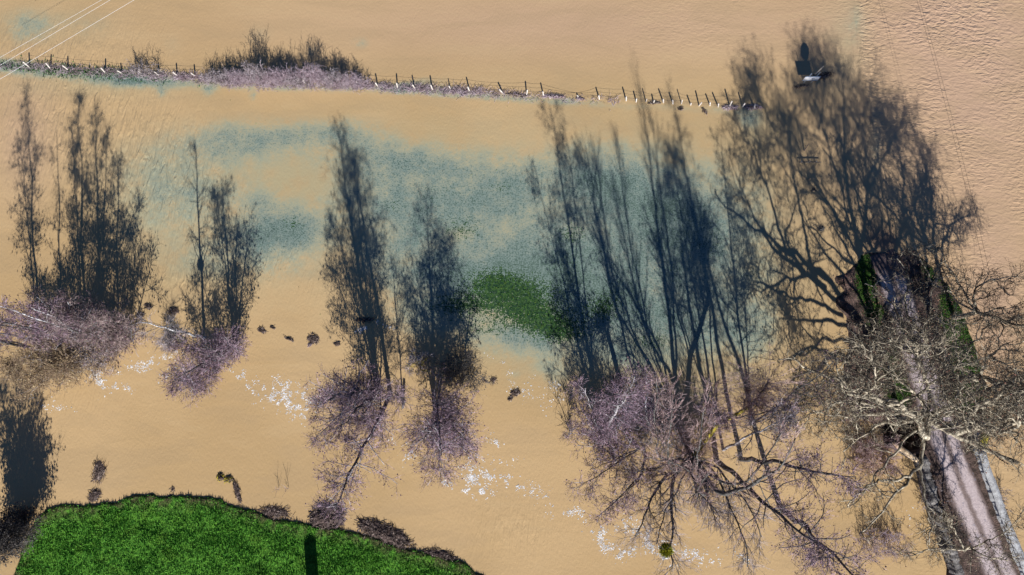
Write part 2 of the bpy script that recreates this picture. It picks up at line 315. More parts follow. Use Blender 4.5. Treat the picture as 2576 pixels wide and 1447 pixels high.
ed = kb.attr('edge'); c = kb.mix(kb.math('MULTIPLY', ed, kb.ramp(n3, .38, .56)), c, (.10, .072, .045))
kb.link(c, kb.b.inputs['Base Color']); kb.b.inputs['Roughness'].default_value = .9; kb.b.inputs['Specular IOR Level'].default_value = .1
bp = kb.new('ShaderNodeBump'); bp.inputs['Distance'].default_value = .25; kb.link(n2, bp.inputs['Height']); kb.link(bp.outputs[0], kb.b.inputs['Normal'])
BK = mesh_obj('river_bank', Vc, Fc, kb.m, smooth=True); tag(BK, kind='structure'); set_attr(BK, 'edge', sstep(1 - d[used] / 2.2) * .9)

def blades(P, z, hgt, wid, seed, k=1, lean=.8):
    r = np.random.RandomState(seed); n = len(P); a = r.rand(n) * 6.283; w_ = wid * (.6 + .8 * r.rand(n)); h = hgt * (.5 + r.rand(n)); l = r.rand(n) * lean * h; b_ = r.rand(n) * 6.283
    base = np.concatenate([P, z[:, None] - .02], 1); dx = np.stack([np.cos(a) * w_, np.sin(a) * w_, np.zeros(n)], 1)
    tip = base + np.stack([np.cos(b_) * l, np.sin(b_) * l, h], 1); mid = (base + tip) / 2 + np.stack([np.zeros(n), np.zeros(n), h * .18], 1)
    V = np.stack([base - dx, base + dx, mid + dx * .7, tip, mid - dx * .7], 1).reshape(-1, 3); i = np.arange(n)[:, None] * 5
    return V, [i + np.array([[0, 1, 2, 4]]), i + np.array([[4, 2, 3]])]
def grass_mat(name, c1, c2, c3, s1=.5, s2=4.0):
    q = NB(name); c = q.mix(q.ramp(q.noise(s2, 3), .38, .62), c1, c2); c = q.mix(q.ramp(q.noise(s1, 5, rough=.65), .52, .66), c, c3)
    q.link(c, q.b.inputs['Base Color']); q.b.inputs['Roughness'].default_value = .7; q.b.inputs['Specular IOR Level'].default_value = .15; return q.m
r = np.random.RandomState(4); x0, x1 = bank_w[:, 0].min(), bank_w[:, 0].max()
Q = np.stack([r.uniform(x0, x1, 170000), r.uniform(-24, bank_w[:, 1].max() + .5, 170000)], 1); dq = sdf(Q, bank_w) + (fbm(Q, .9, 3) - .5) * .7 + (fbm(Q, 3.5, 5) - .5) * .35
Q = Q[dq > -.12]; dq = dq[dq > -.12]; kp = r.rand(len(Q)) < (.45 + .55 * sstep((fbm(Q, .8, 31) - .4) / .2)) * (.35 + .65 * sstep((dq + (fbm(Q, .7, 33) - .5) * 3) / 1.8)); Q, dq = Q[kp], dq[kp]
Vb, Fb = blades(Q, bank_z(Q, dq), .17, .035, 5)
tag(mesh_obj('grass', Vb, Fb, grass_mat('bank grass blades', (.04, .17, .022), (.14, .37, .05), (.16, .36, .05), .8)), 'dense green grass covering the lower left river bank', 'grass', kind='stuff')

# --- road embankment at the right
lo, hi = emb_w.min(0), emb_w.max(0); P, F = grid(lo[0] - 1, hi[0] + 1, lo[1] + 2, hi[1] + 1, .2)
ROAD = [(2226, 632), (2238, 660), (2258, 715), (2276, 775), (2296, 850), (2318, 925), (2342, 1005), (2368, 1085), (2396, 1165), (2426, 1245), (2458, 1320), (2496, 1405), (2545, 1510), (2590, 1600)]
road_w = ground_pts(ROAD, 1.0)
def emb_prof(P):
    uu, vv = unproj_arr(P); return np.interp(vv, [560, 640, 720, 850, 1000, 1100], [-.35, .02, .35, .7, 1.0, 1.15])
def polyd(P, L):
    d = np.full(len(P), 1e9); s = np.zeros(len(P)); sgn = np.zeros(len(P)); acc = 0
    for a, b_ in zip(L[:-1], L[1:]):
        e = b_ - a; le = np.hypot(*e); t = np.clip(((P - a) @ e) / (e @ e), 0, 1); q = P - a - t[:, None] * e; dd = np.hypot(*q.T); m = dd < d
        d[m] = dd[m]; s[m] = acc + t[m] * le; sgn[m] = np.sign(e[0] * q[m, 1] - e[1] * q[m, 0]); acc += le
    return d, s, sgn
def emb_z(P):
    d = sdf(P, emb_w) + (fbm(P, .6, 23) - .5) * .9; rd, _, _ = polyd(P, road_w)
    z = -.6 + (emb_prof(P) + .6) * sstep((d + .5) / 1.5) + (fbm(P, 1.2, 29) - .5) * .30 * sstep((rd - 1.9) / .6)
    for pw in (shade_pit1_w, shade_pit2_w):
        dp = sdf(P, pw); z = z * (1 - sstep((dp + .1) / .25)) + (-2.6 + (fbm(P, 2, 7) - .5) * .4) * sstep((dp + .1) / .25)
    return z, d, rd
z, d, rd = emb_z(P); F = F[(d[F] > -.7).any(1)]
Vc, Fc, used = compact(np.concatenate([P, z[:, None]], 1), F); uu, vv = unproj_arr(P)
gm = np.zeros(len(P))
for cx, cy, rx, ry, a in [(2175, 700, 25, 70, 1.1), (2200, 790, 25, 40, .7), (2350, 680, 40, 30, .7), (2400, 740, 30, 40, .9), (2380, 800, 30, 60, .7), (2420, 870, 40, 80, 1.), (2450, 960, 50, 60, 1.2), (2420, 1010, 40, 30, .8), (2230, 930, 30, 80, .6), (2180, 880, 20, 80, .3), (2255, 1000, 30, 40, .8)]:
    gm += a * np.exp(-(((uu - cx) / rx) ** 2 + ((vv - cy) / ry) ** 2))
ke = NB('embankment soil and turf'); n1 = ke.noise(1.2, 5, rough=.65); n2 = ke.noise(6, 4, rough=.7)
c = ke.mix(ke.ramp(n1, .35, .65), (.045, .035, .030), (.15, .105, .09)); c = ke.mix(ke.ramp(n2, .58, .7, 0, .8), c, (.30, .19, .165))
gmn = ke.math('ADD', ke.attr('green'), ke.math('MULTIPLY', ke.math('SUBTRACT', n1, .5), 1.6))
c = ke.mix(ke.ramp(gmn, .35, .6, 0, .95), c, ke.mix(ke.ramp(n2, .4, .6), (.015, .045, .01), (.06, .13, .02)))
ke.link(c, ke.b.inputs['Base Color']); ke.b.inputs['Roughness'].default_value = .95; ke.b.inputs['Specular IOR Level'].default_value = .1
bp = ke.new('ShaderNodeBump'); bp.inputs['Distance'].default_value = .15; ke.link(n2, bp.inputs['Height']); ke.link(bp.outputs[0], ke.b.inputs['Normal'])
EO = mesh_obj('embankment', Vc, Fc, ke.m, smooth=True); tag(EO, kind='structure'); set_attr(EO, 'green', gm[used])
# road ribbon 3.9 m wide lying on it, muddy wheel tracks along its length
def resample(L, st):
    L = np.asarray(L, float); s = np.concatenate([[0], np.cumsum(np.linalg.norm(np.diff(L, axis=0), axis=1))]); t = np.arange(0, s[-1], st)
    return np.stack([np.interp(t, s, L[:, i]) for i in range(L.shape[1])], 1)
def smooth(L, n=3):
    L = np.asarray(L, float)
    for _ in range(n):
        Q = np.empty((2 * len(L) - 2, L.shape[1])); Q[0::2] = .75 * L[:-1] + .25 * L[1:]; Q[1::2] = .25 * L[:-1] + .75 * L[1:]; L = np.concatenate([L[:1], Q, L[-1:]])
    return L
C = resample(smooth(road_w), .4); T = np.gradient(C, axis=0); T /= np.linalg.norm(T, axis=1, keepdims=True); Nn = np.stack([T[:, 1], -T[:, 0]], 1)
ws = np.linspace(-1, 1, 15); hw = 1.95 + (fbm(C, .4, 77) - .5) * .5
Pr = C[:, None] + Nn[:, None] * (ws[None, :, None] * hw[:, None, None]); Pf = Pr.reshape(-1, 2)
zr = np.repeat(emb_prof(C), 15) + .045 - .05 * np.tile(np.abs(ws) ** 4, len(C)) + .02
i = np.arange(len(Pf)).reshape(len(C), 15); Fr = np.stack([i[:-1, :-1], i[:-1, 1:], i[1:, 1:], i[1:, :-1]], -1).reshape(-1, 4)
kr = NB('muddy tarmac lane'); n1 = kr.noise(.7, 6, rough=.65); n2 = kr.noise(4, 6, rough=.75); n3 = kr.noise(.18, 3)
ac = kr.attr('across'); acn = kr.math('ADD', ac, kr.math('MULTIPLY', kr.math('SUBTRACT', n1, .5), .5))
aa = kr.math('ABSOLUTE', acn)
tr = kr.math('MULTIPLY', kr.ramp(aa, .05, .30), kr.ramp(aa, .95, .62))
c = kr.mix(kr.ramp(n2, .3, .7), (.155, .115, .105), (.22, .165, .155)); c = kr.mix(tr, c, kr.mix(kr.ramp(n2, .3, .7), (.40, .33, .34), (.54, .46, .46)))
c = kr.mix(kr.ramp(kr.math('ABSOLUTE', ac), .80, 1.0), c, (.09, .06, .055)); c = kr.mix(kr.ramp(kr.noise(1.6, 3), .62, .68, 0, .5), c, (.20, .19, .23))
kr.link(c, kr.b.inputs['Base Color']); kr.b.inputs['Roughness'].default_value = .75
bp = kr.new('ShaderNodeBump'); bp.inputs['Distance'].default_value = .06; kr.link(n2, bp.inputs['Height']); kr.link(bp.outputs[0], kr.b.inputs['Normal'])
kr_s = kr.math('ADD', kr.attr('start'), kr.math('MULTIPLY', kr.math('SUBTRACT', n1, .5), .7)); c = kr.mix(kr.ramp(kr_s, .25, .8), c, (.10, .07, .068)); kr.link(c, kr.b.inputs['Base Color'])
RO = mesh_obj('road', np.concatenate([Pf, zr[:, None]], 1), Fr, kr.m, smooth=True); tag(RO, kind='structure'); set_attr(RO, 'across', np.tile(ws, len(C))); set_attr(RO, 'start', np.interp(unproj_arr(Pf)[1], [640, 685, 735], [1.3, .7, 0]))
# turf and litter on the embankment
Q = np.stack([r.uniform(lo[0], hi[0], 90000), r.uniform(-22, hi[1], 90000)], 1); zq, dq, rq = emb_z(Q); uq, vq = unproj_arr(Q); gq = np.zeros(len(Q))
for cx, cy, rx, ry, a in [(2175, 700, 25, 70, 1.1), (2200, 790, 25, 40, .7), (2350, 680, 40, 30, .7), (2400, 740, 30, 40, .9), (2380, 800, 30, 60, .7), (2420, 870, 40, 80, 1.), (2450, 960, 50, 60, 1.2), (2420, 1010, 40, 30, .8), (2230, 930, 30, 80, .6), (2255, 1000, 30, 40, .8)]:
    gq += a * np.exp(-(((uq - cx) / rx) ** 2 + ((vq - cy) / ry) ** 2))
m_ = (dq > .3) & (rq > 2.0) & (zq > .05) & (gq + (fbm(Q, 1.2, 61) - .5) * 1.2 > .35)
Vb, Fb = blades(Q[m_], zq[m_], .16, .035, 8); tag(mesh_obj('grass', Vb, Fb, grass_mat('verge grass blades', (.02, .06, .012), (.07, .17, .03), (.12, .16, .02))), 'patchy green grass on the road embankment under the plane trees', 'grass', kind='stuff')
m_ = (dq > .2) & (rq > 1.7) & (zq > .05) & (r.rand(len(Q)) < .22) & (vq < 1080)
Vb, Fb = blades(Q[m_], zq[m_], .05, .07, 9, lean=3); tag(mesh_obj('leaf_litter', Vb, Fb, M['leaf']), 'pinkish brown fallen leaves scattered over the road embankment', 'leaf litter', kind='stuff')
# grass tips standing out of the shallow water in mid meadow
Q = np.stack([r.uniform(-40, 40, 150000), r.uniform(5, 45, 150000)], 1); P = Q; u, v = unproj_arr(Q)
gq = blobs([(1290, 735, 120, 48, 1.), (1340, 795, 100, 42, .85), (1235, 700, 70, 30, .5), (1410, 835, 80, 36, .8), (1160, 575, 60, 40, .5), (1260, 470, 40, 14, .4), (1440, 590, 50, 30, .5), (1520, 770, 50, 40, .75), (1150, 770, 90, 35, .6), (740, 565, 30, 22, .45), (1640, 860, 70, 30, .5), (1780, 610, 60, 60, .3)])
m_ = (gq + (fbm(Q, .9, 41) - .5) * 1.2 + (fbm(Q, 3, 43) - .5) * 2.4 > .66) & (r.rand(len(Q)) < np.clip(gq, .1, 1))
Vb, Fb = blades(Q[m_], np.zeros(m_.sum()), .10, .045, 11); tag(mesh_obj('grass', Vb, Fb, grass_mat('drowned meadow grass tips', (.025, .09, .02), (.09, .25, .04), (.22, .28, .04), 1.6, 6)), 'green grass tips breaking the shallow flood water in mid meadow', 'grass', kind='stuff')
# ------------------------------------------------------------------ trees
RS = np.random.RandomState(11)
def norm(A): return A / (np.linalg.norm(A, axis=-1, keepdims=True) + 1e-9)
def curve(pts, K=14, wob=.0, rs=None):            # smooth polyline through control points, evenly resampled
    L = smooth(np.array([np.asarray(p, float) for p in pts]), 3) if len(pts) > 2 else np.array(pts, float)
    s = np.concatenate([[0], np.cumsum(np.linalg.norm(np.diff(L, axis=0), axis=1))]); t = np.linspace(0, s[-1], K)
    Q = np.stack([np.interp(t, s, L[:, i]) for i in range(3)], 1)
    if wob:
        n = (rs or RS).randn(K, 3) * wob; n[0] = 0; n = (n + np.roll(n, 1, 0) * (np.arange(K) > 0)[:, None]) / 2; Q = Q + n * s[-1] / K
    return Q
def grow(P, R, n, t0, t1, length, ang, K=4, up=0.0, wob=.15, rr=.45, rs=None, r1=.35, asp=None, grav=None, lenvar=.35):
    """branches from polylines P (N,K,3), n each, between t0 and t1; length(t) in metres or a fraction function."""
    rs = rs or RS; N, KP, _ = P.shape
    t = t0 + (t1 - t0) * (np.arange(n)[None] + rs.rand(N, n)) / n
    f = t * (KP - 1); i = np.minimum(f.astype(int), KP - 2); fr = (f - i)[..., None]; I = np.arange(N)[:, None]
    st = P[I, i] * (1 - fr) + P[I, i + 1] * fr; tg = norm(P[I, i + 1] - P[I, i]); rp = R[I, i] * (1 - fr[..., 0]) + R[I, i + 1] * fr[..., 0]
    rv = rs.randn(N, n, 3)
    if asp is not None: rv = rv + np.asarray(asp) * 1.2
    pp = norm(rv - (rv * tg).sum(-1, keepdims=True) * tg); a = ang + rs.randn(N, n, 1) * .18
    d = norm(np.cos(a) * tg + np.sin(a) * pp).reshape(-1, 3)
    Ln = (length(t) if callable(length) else np.full(t.shape, length)) * (1 + lenvar * (rs.rand(N, n) * 2 - 1)); Ln = Ln.reshape(-1)
    M_ = N * n; out = np.empty((M_, K, 3)); out[:, 0] = st.reshape(-1, 3); g = np.array([0, 0, up])
    for k_ in range(1, K):
        d = norm(d + rs.randn(M_, 3) * wob + g / (K - 1) * 2); out[:, k_] = out[:, k_ - 1] + d * (Ln / (K - 1))[:, None]
    r0 = np.minimum(rp.reshape(-1) * rr, Ln * .03 + .012); Ro = r0[:, None] * np.linspace(1, r1, K)[None]
    return out, Ro
def bits(P, size, per, rs=None, spread=.12):      # small catkins / cones / balls near the ends of twigs: tiny closed octahedra
    rs = rs or RS; e = P[:, -1]; m = P[:, -2]; n = len(e)
    t = rs.rand(n * per, 1); c = np.repeat(e, per, 0) * t + np.repeat(m, per, 0) * (1 - t) + rs.randn(n * per, 3) * spread
    s_ = size * (.5 + rs.rand(len(c), 1)); ax = np.array([[1, 0, 0], [-1, 0, 0], [0, 1, 0], [0, -1, 0], [0, 0, 1.6], [0, 0, -1.6]])
    sq = 1 + .5 * rs.randn(len(c), 6, 1) * .6
    V = c[:, None] + ax[None] * s_[:, None] * sq; i = np.arange(len(c))[:, None] * 6
    fs = np.array([[0, 2, 4], [2, 1, 4], [1, 3, 4], [3, 0, 4], [2, 0, 5], [1, 2, 5], [3, 1, 5], [0, 3, 5]])
    return V.reshape(-1, 3), (i[:, None] + fs[None]).reshape(-1, 3)
def prof(L, lo=.25, pk=.45):                      # branch length along a stem: short at the foot, long at pk, short at the tip
    return lambda t: L * np.clip(np.interp(t, [0, lo, pk, .8, 1], [.35, .6, 1, .62, .18]), .1, 1)
class Tree:
    def __init__(s, name, label, cat, base, group=None, seed=1):
        s.root = empty(name, tuple(base), label, cat, group); s.rs = np.random.RandomState(seed); s.stems = []; s.parts = {}
    def mb(s, k): return s.parts.setdefault(k, MB())
    def stem(s, pts, r0, r1=.03, K=16, wob=.25, sides=7, part='trunk'):
        part = part + '#' + str(len(s.stems))
        Q = curve(pts, K, wob, s.rs)[None]; R = np.linspace(r0, r1, K)[None] ** 1.0
        s.mb(part).tubes(Q, R, sides); s.stems.append((Q, R)); return Q, R
    def done(s, mats):
        for k, v in s.parts.items():
            if not v.V: continue
            k = k.split('#')[0]; o = v.build(k, M[mats[k]], s.root, smooth=k in ('trunk', 'limb', 'branches'))
            if k in ('catkins', 'crown', 'twigs', 'branches'): o['kind'] = 'stuff'
        return s.root
def P3(spec):                                     # control point: ('s',u,v,h) shadow place + height, ('i',u,v,h) seen place + height, or xyz
    if isinstance(spec, tuple) and isinstance(spec[0], str):
        return S(*spec[1:]) if spec[0] == 's' else (X(*spec[1:]) if spec[0] == 'x' else G(*spec[1:]))
    return np.asarray(spec, float)

def crown(T, stems, n1, L1, n2, n3, t0=.25, ang=.95, up=.10, twig=.9, tw_r=.0135, cat=0, cat_s=.05, wob=.18, pk=.45, sides=3, n4=0, asp=None, lo=.25):
    for Q, R in stems:
        a, ra = grow(Q, R, n1, t0, .99, prof(L1 * 1.05, lo, pk), ang, K=6, up=up, wob=wob, rs=T.rs, asp=asp, lenvar=.6)
        kp = T.rs.rand(len(a)) < .66; a, ra = a[kp], ra[kp]; wt = np.repeat(T.rs.rand(len(a)) ** 1.3 * 1.9, n2)
        T.mb('branches').tubes(a, np.maximum(ra, .022), 4)
        b_, rb = grow(a, ra, n2, .15, 1.0, lambda t: L1 * .42 * (1.15 - .6 * t), .8, K=4, up=up * .6, wob=wob, rs=T.rs)
        kb_ = T.rs.rand(len(b_)) < wt; b_, rb = b_[kb_], rb[kb_]
        T.mb('crown').tubes(b_, np.clip(rb, .013, .035), 3)
        c_, rc = grow(b_, rb, n3, .2, 1.0, twig, .75, K=3, up=.05, wob=.22, rs=T.rs)
        T.mb('crown').tubes(c_, np.full(c_.shape[:2], tw_r) * np.array([1, .85, .55]), 3)
        if cat:
            V, F_ = bits(c_[::2], cat_s, cat, T.rs); T.mb('catkins').add(V, F_)
MATS_P = dict(trunk='bark_dark', branches='bark_grey', crown='twig_purple', catkins='catkin')
def vstem(T, base, tip, r0, bow=.0, mid=None, **k):
    b_, t_ = np.asarray(base, float), np.asarray(tip, float); b_ = b_ - [0, 0, 1.2 if b_[2] < .1 else 0]
    m1 = b_ * .67 + t_ * .33 + np.array([0, 0, bow]); m2 = b_ * .33 + t_ * .67 + np.array([0, 0, bow * .8])
    pts = [b_] + ([P3(q) for q in mid] if mid else [m1, m2]) + [t_]
    return T.stem(pts, r0, **{'wob': .11, **k})
def alder(label, base, stems, n1=34, L1=2.6, n2=7, n3=6, seed=1, mats=MATS_P, cat=1, cat_s=.058, name='alder_tree', category='tree', group=None, **k):
    B = G(*base); T = Tree(name, label, category, (B[0], B[1], 0), group, seed)
    for q in stems:
        tip = P3(q[0]); r0 = q[1]; o = q[2] if len(q) > 2 else {}
        b2 = G(*o['base']) if 'base' in o else B
        st = vstem(T, b2, tip, r0, bow=o.get('bow', .6), mid=o.get('mid'))
        kk = dict(k); kk.update(o.get('k', {})); crown(T, [st], o.get('n1', n1), o.get('L1', L1), n2, n3, cat=cat, cat_s=cat_s, **kk)
    T.done(mats); return T
GR = dict(MATS_P, crown='twig_grey', branches='bark_dark')
DK = dict(MATS_P, crown='twig_dark', branches='bark_dark', catkins='twig_dark')

# left bank group
LG = 'alders crowded at the left edge of the picture'
alder('tall alder at the left edge with its thin shadow farthest left', (100, 880), [(('s', 68, 240, 19), .20), (('s', 48, 350, 15), .12)], n1=40, L1=2.1, seed=21)
alder('slim alder second from the left edge with a short broken shadow', (152, 872), [(('s', 145, 330, 16), .14)], n1=22, L1=1.6, n2=5, seed=22)
alder('tall dense alder of the left group whose shadow ends in twin tips', (212, 852), [(('s', 198, 235, 19), .20), (('s', 180, 300, 17), .13)], n1=36, L1=1.7, seed=23, t0=.3)
alder('white stemmed alder of the left group leaning out to the left', (250, 858), [(('s', 240, 245, 18), .20), (('s', 268, 330, 15), .12)], n1=36, L1=1.9, seed=24, t0=.3, mats=dict(MATS_P, trunk='bark_white'))
alder('wide alder at the right side of the left group with a fanned shadow', (292, 858), [(('s', 300, 390, 14), .18), (('s', 352, 515, 9.5), .12, dict(mid=[('s', 285, 690, 5), ('s', 320, 570, 8)])), (('s', 325, 620, 7), .09)], n1=30, L1=2.3, n2=7, seed=25, t0=.2, mats=dict(MATS_P, crown='twig_brown'))
alder('low purple bushy alder reaching right beside the left group', (325, 862), [(('i', 335, 815, 5), .1), (('i', 280, 800, 6), .08), (('i', 270, 870, 4), .07)], n1=26, L1=2.9, n2=8, n3=6, seed=26, t0=.1, mats=dict(MATS_P, crown='twig_brown'))
alder('purple multi stem alder filling the middle of the left group', (215, 868), [(('i', 90, 745, 9), .12), (('i', 170, 760, 8), .1), (('i', 235, 790, 7), .1), (('i', 60, 840, 9), .1)], n1=34, L1=2.6, n2=8, n3=7, seed=27, t0=.15, mats=dict(MATS_P, trunk='bark_white', crown='twig_brown'))
TAN = dict(MATS_P, crown='catkin_tan', catkins='catkin_tan', branches='bark_grey')
alder('tan catkin covered willow below the purple left group', (205, 925), [(('i', 110, 880, 5.5), .12), (('i', 160, 930, 4.5), .1), (('i', 60, 900, 7), .12)], n1=36, L1=2.8, n2=9, n3=7, seed=28, mats=TAN, cat=2, name='willow_tree', t0=.1)
alder('tan willow at the left edge over the foam line', (120, 960), [(('i', 30, 930, 6), .12), (('i', 80, 945, 5), .1)], n1=36, L1=2.8, n2=9, n3=7, seed=29, mats=TAN, cat=2, name='willow_tree', t0=.1)
alder('tan and purple willow between the left group and the river bend', (245, 905), [(('i', 215, 890, 4), .1), (('i', 175, 855, 5), .1), (('i', 270, 880, 2.5), .06)], n1=28, L1=2.3, n2=8, n3=6, seed=30, mats=dict(TAN, crown='twig_grey'), cat=2, name='willow_tree', t0=.1)
alder('dark shrouded tree at the lower left edge over the bank corner', (62, 1310), [(('s', 40, 960, 11), .2), (('s', 85, 1040, 9), .15), (('s', 10, 1000, 10), .15), (('s', 110, 1160, 5), .1), (('s', 60, 1100, 7), .1)], n1=44, L1=2.5, n2=9, n3=7, seed=31, mats=dict(DK, crown='twig_dark'), t0=.1, cat=2, cat_s=.07, name='ivy_clad_tree')

# second group
alder('white barked birch leaning left over the water beside a mistletoe', (512, 852), [(('x', 368, 812, 485, 342), .20, dict(bow=.1))], n1=46, L1=1.8, n2=5, n3=4, seed=32, t0=.35, mats=dict(GR, trunk='bark_white', branches='bark_dark'), cat=0, name='birch_tree')
alder('purple alder right of the white birch leaning over the river', (590, 872), [(('x', 480, 960, 530, 430), .17), (('x', 560, 900, 575, 560), .13), (('x', 600, 860, 606, 545), .12), (('s', 548, 500, 12), .12), (('i', 430, 965, 8), .10)], n1=34, L1=2.5, n2=8, n3=6, seed=33, t0=.15)
alder('drooping pink twigged alder at the river edge below the birch', (548, 930), [(('i', 455, 985, 6), .1), (('i', 500, 960, 5), .1), (('i', 420, 940, 6), .08)], n1=26, L1=2.2, n2=8, n3=6, seed=34, up=-.1, t0=.15, name='alder_tree')
alder('small grey bush left of the birch trunk', (425, 862), [(('i', 410, 850, 2.2), .05), (('i', 400, 870, 2), .05), (('i', 425, 880, 1.5), .04)], n1=16, L1=1.1, n2=6, n3=5, seed=35, mats=GR, cat=0, name='bush', category='bush', t0=.05)

# third group
alder('large magenta twigged alder in the middle of the river bank', (952, 975), [(('x', 806, 1010, 850, 345), .34), (('x', 850, 1075, 892, 400), .22), (('x', 790, 1090, 850, 560), .15), (('x', 905, 1060, 920, 600), .15), (('i', 960, 1110, 8), .12), (('s', 845, 700, 9), .1)], n1=46, L1=3.5, n2=8, n3=6, seed=36, t0=.22)
alder('alder trunk slanting far out over the river toward the bank', (985, 985), [(('x', 845, 1275, 888, 380), .30, dict(bow=.2))], t0=.5, pk=.75, up=-.16, lo=.5, n1=50, L1=3.4, n2=8, n3=6, seed=37, mats=dict(MATS_P, trunk='bark_black'))
alder('slim grey alder in the gap between the two middle trees', (1012, 1010), [(('x', 985, 985, 990, 640), .09), (('i', 1005, 1000, 5), .07)], n1=26, L1=1.9, n2=6, n3=6, seed=38, mats=dict(GR, crown='twig_purple'), cat=0)
alder('broad purple alder with a radiating white stemmed crown', (1093, 1035), [(('x', 1112, 1150, 1078, 532), .30), (('x', 1150, 1060, 1165, 740), .14), (('x', 1185, 1110, 1130, 640), .14), (('x', 1065, 1110, 1050, 680), .13), (('i', 1110, 1200, 8), .12), (('s', 1085, 600, 12), .12)], n1=44, L1=3.7, n2=8, n3=6, seed=39, t0=.25, pk=.4)
alder('low dark brushy alder north of the broad purple alder', (1160, 945), [(('i', 1165, 905, 4), .08), (('i', 1130, 930, 4), .07), (('s', 1190, 740, 6), .1)], n1=26, L1=2.3, n2=8, n3=6, seed=40, mats=DK, cat=1, t0=.1)
alder('yellow lichened shrub between the two middle shadows', (1052, 925), [(('i', 1045, 890, 2.5), .06), (('i', 1075, 900, 2.5), .06), (('i', 1030, 920, 2), .05), (('i', 1068, 935, 2), .05)], n1=16, L1=1.5, n2=6, n3=4, seed=41, mats=dict(GR, branches='bark_moss', trunk='bark_moss'), cat=0, name='shrub', category='bush', t0=.05)

# fourth group: alders left of the big willow
alder('tallest slender alder left of the big willow with a long curved shadow', (1512, 1100), [(('x', 1586, 987, 1383, 262), .28, dict(bow=0)), (('s', 1425, 340, 19), .14, dict(bow=0)), (('s', 1345, 420, 17), .1, dict(bow=0)), (('s', 1400, 640, 12), .1)], n1=46, L1=2.9, n2=8, n3=5, seed=42, t0=.22, mats=dict(MATS_P, trunk='bark_grey'))
alder('alder with fanning white stems over the river bend', (1558, 1178), [(('i', 1512, 1030, 9), .10, dict(mid=[('i', 1535, 1130, 4), ('i', 1522, 1085, 6)])), (('i', 1475, 1060, 9), .08, dict(mid=[('i', 1535, 1130, 4)])), (('i', 1560, 1060, 8), .08, dict(mid=[('i', 1540, 1128, 4)])), (('i', 1450, 1120, 8), .07, dict(mid=[('i', 1535, 1130, 4)])), (('i', 1590, 1100, 7), .1)], n1=26, L1=2.4, n2=6, n3=5, seed=43, t0=.35, mats=dict(MATS_P, trunk='bark_grey'))
alder('forked alder arching down left over the foam', (1628, 1120), [(('i', 1500, 1300, 9), .16, dict(mid=[('i', 1620, 1190, 4), ('i', 1560, 1250, 7)])), (('i', 1535, 1265, 8), .12, dict(mid=[('i', 1622, 1185, 4), ('i', 1590, 1230, 6)])), (('i', 1450, 1230, 8), .12), (('i', 1490, 1180, 6), .1)], n1=34, L1=2.7, n2=6, n3=6, seed=44, t0=.3)
alder('white stemmed alder standing beside the broken snag', (1632, 1085), [(('x', 1625, 945, 1462, 378), .16, dict(bow=0)), (('i', 1640, 1000, 9), .1)], n1=34, L1=2.2, n2=6, n3=5, seed=45, t0=.25, mats=dict(MATS_P, trunk='bark_white'))
alder('small purple sapling at the left tip of the alder stand', (1440, 1095), [(('i', 1418, 1085, 2.5), .05), (('i', 1440, 1070, 2.5), .05)], n1=14, L1=1.2, n2=5, n3=4, seed=46, cat=0, name='sapling', t0=.05)

# trunks of the stand by the willow, each leaning its own way
WG = dict(trunk='bark_black', branches='bark_dark', crown='twig_purple', catkins='catkin')
alder('alder trunk running right from the willow with pale grey bark', (1818, 1135), [(('x', 2020, 1035, 1668, 370), .19, dict(bow=0))], n1=40, L1=3.2, n2=7, n3=5, seed=47, mats=dict(WG, trunk='bark_grey', crown='twig_grey'), t0=.5, up=-.05)
alder('dark alder trunk pointing right across the brown water', (1862, 1155), [(('x', 2130, 1205, 1700, 235), .32, dict(bow=0))], n1=40, L1=3.0, n2=7, n3=6, seed=48, mats=WG, t0=.5, up=-.12)
alder('thick dark alder trunk falling diagonally to the lower right', (1797, 1150), [(('x', 2090, 1418, 1690, 425), .36, dict(bow=0))], n1=36, L1=3.3, n2=7, n3=6, seed=49, mats=WG, t0=.5, up=-.12)
alder('alder leaning out of the bottom of the picture at lower right', (1968, 1272), [(('x', 2180, 1490, 1678, 340), .36, dict(bow=0))], n1=54, L1=3.6, n2=8, n3=6, seed=50, mats=WG, t0=.25, pk=.6, up=-.08)
alder('upright alder behind the willow with a thin straight shadow', (1802, 1060), [(('s', 1765, 520, 15), .14), (('s', 1620, 520, 15), .1)], n1=34, L1=2.0, n2=6, n3=5, seed=51, mats=WG, t0=.4)
alder('upright alder at the right of the stand with a dark straight shadow', (1885, 1075), [(('s', 1812, 340, 18), .18), (('s', 1868, 620, 11), .1)], n1=46, L1=3.6, n2=7, n3=5, seed=52, mats=dict(WG, crown='twig_dark'), t0=.3)

# the big pollard willow
def shoots(T, stems, n, t0, t1, L, r=.02, mname='crown', asp=(0, 0, .9), sub=4, ang=1.1, up=.14):
    for Q, R in stems:
        a, ra = grow(Q, R, n, t0, t1, L, ang, K=6, up=up, wob=.09, rs=T.rs, asp=asp, lenvar=.5); T.mb(mname).tubes(a, np.full(a.shape[:2], 1.0) * np.linspace(r * 1.25, r * .5, 6), 3)
        b_, rb = grow(a, ra, sub, .2, .95, lambda t: L * .33 * (1.2 - t * .7), .5, K=3, up=.06, wob=.1, rs=T.rs); T.mb(mname).tubes(b_, np.full(b_.shape[:2], r * .75) * np.array([1, .8, .5]), 3)
B = G(1745, 1150); T = Tree('willow_tree', 'large pollard willow with mossy limbs and brushes of fine shoots', 'tree', (B[0], B[1], 0), None, 53)
hub = G(1741, 1149, 2.2); st0 = T.stem([B - [0, 0, 1.2], hub], .55, .45, K=5, wob=.05, sides=10)
def limb(pts, r0, r1=.05, part='limb', **k): return T.stem([hub] + [P3(p) for p in pts], r0, r1, K=16, wob=.18, sides=7, part=part, **k)
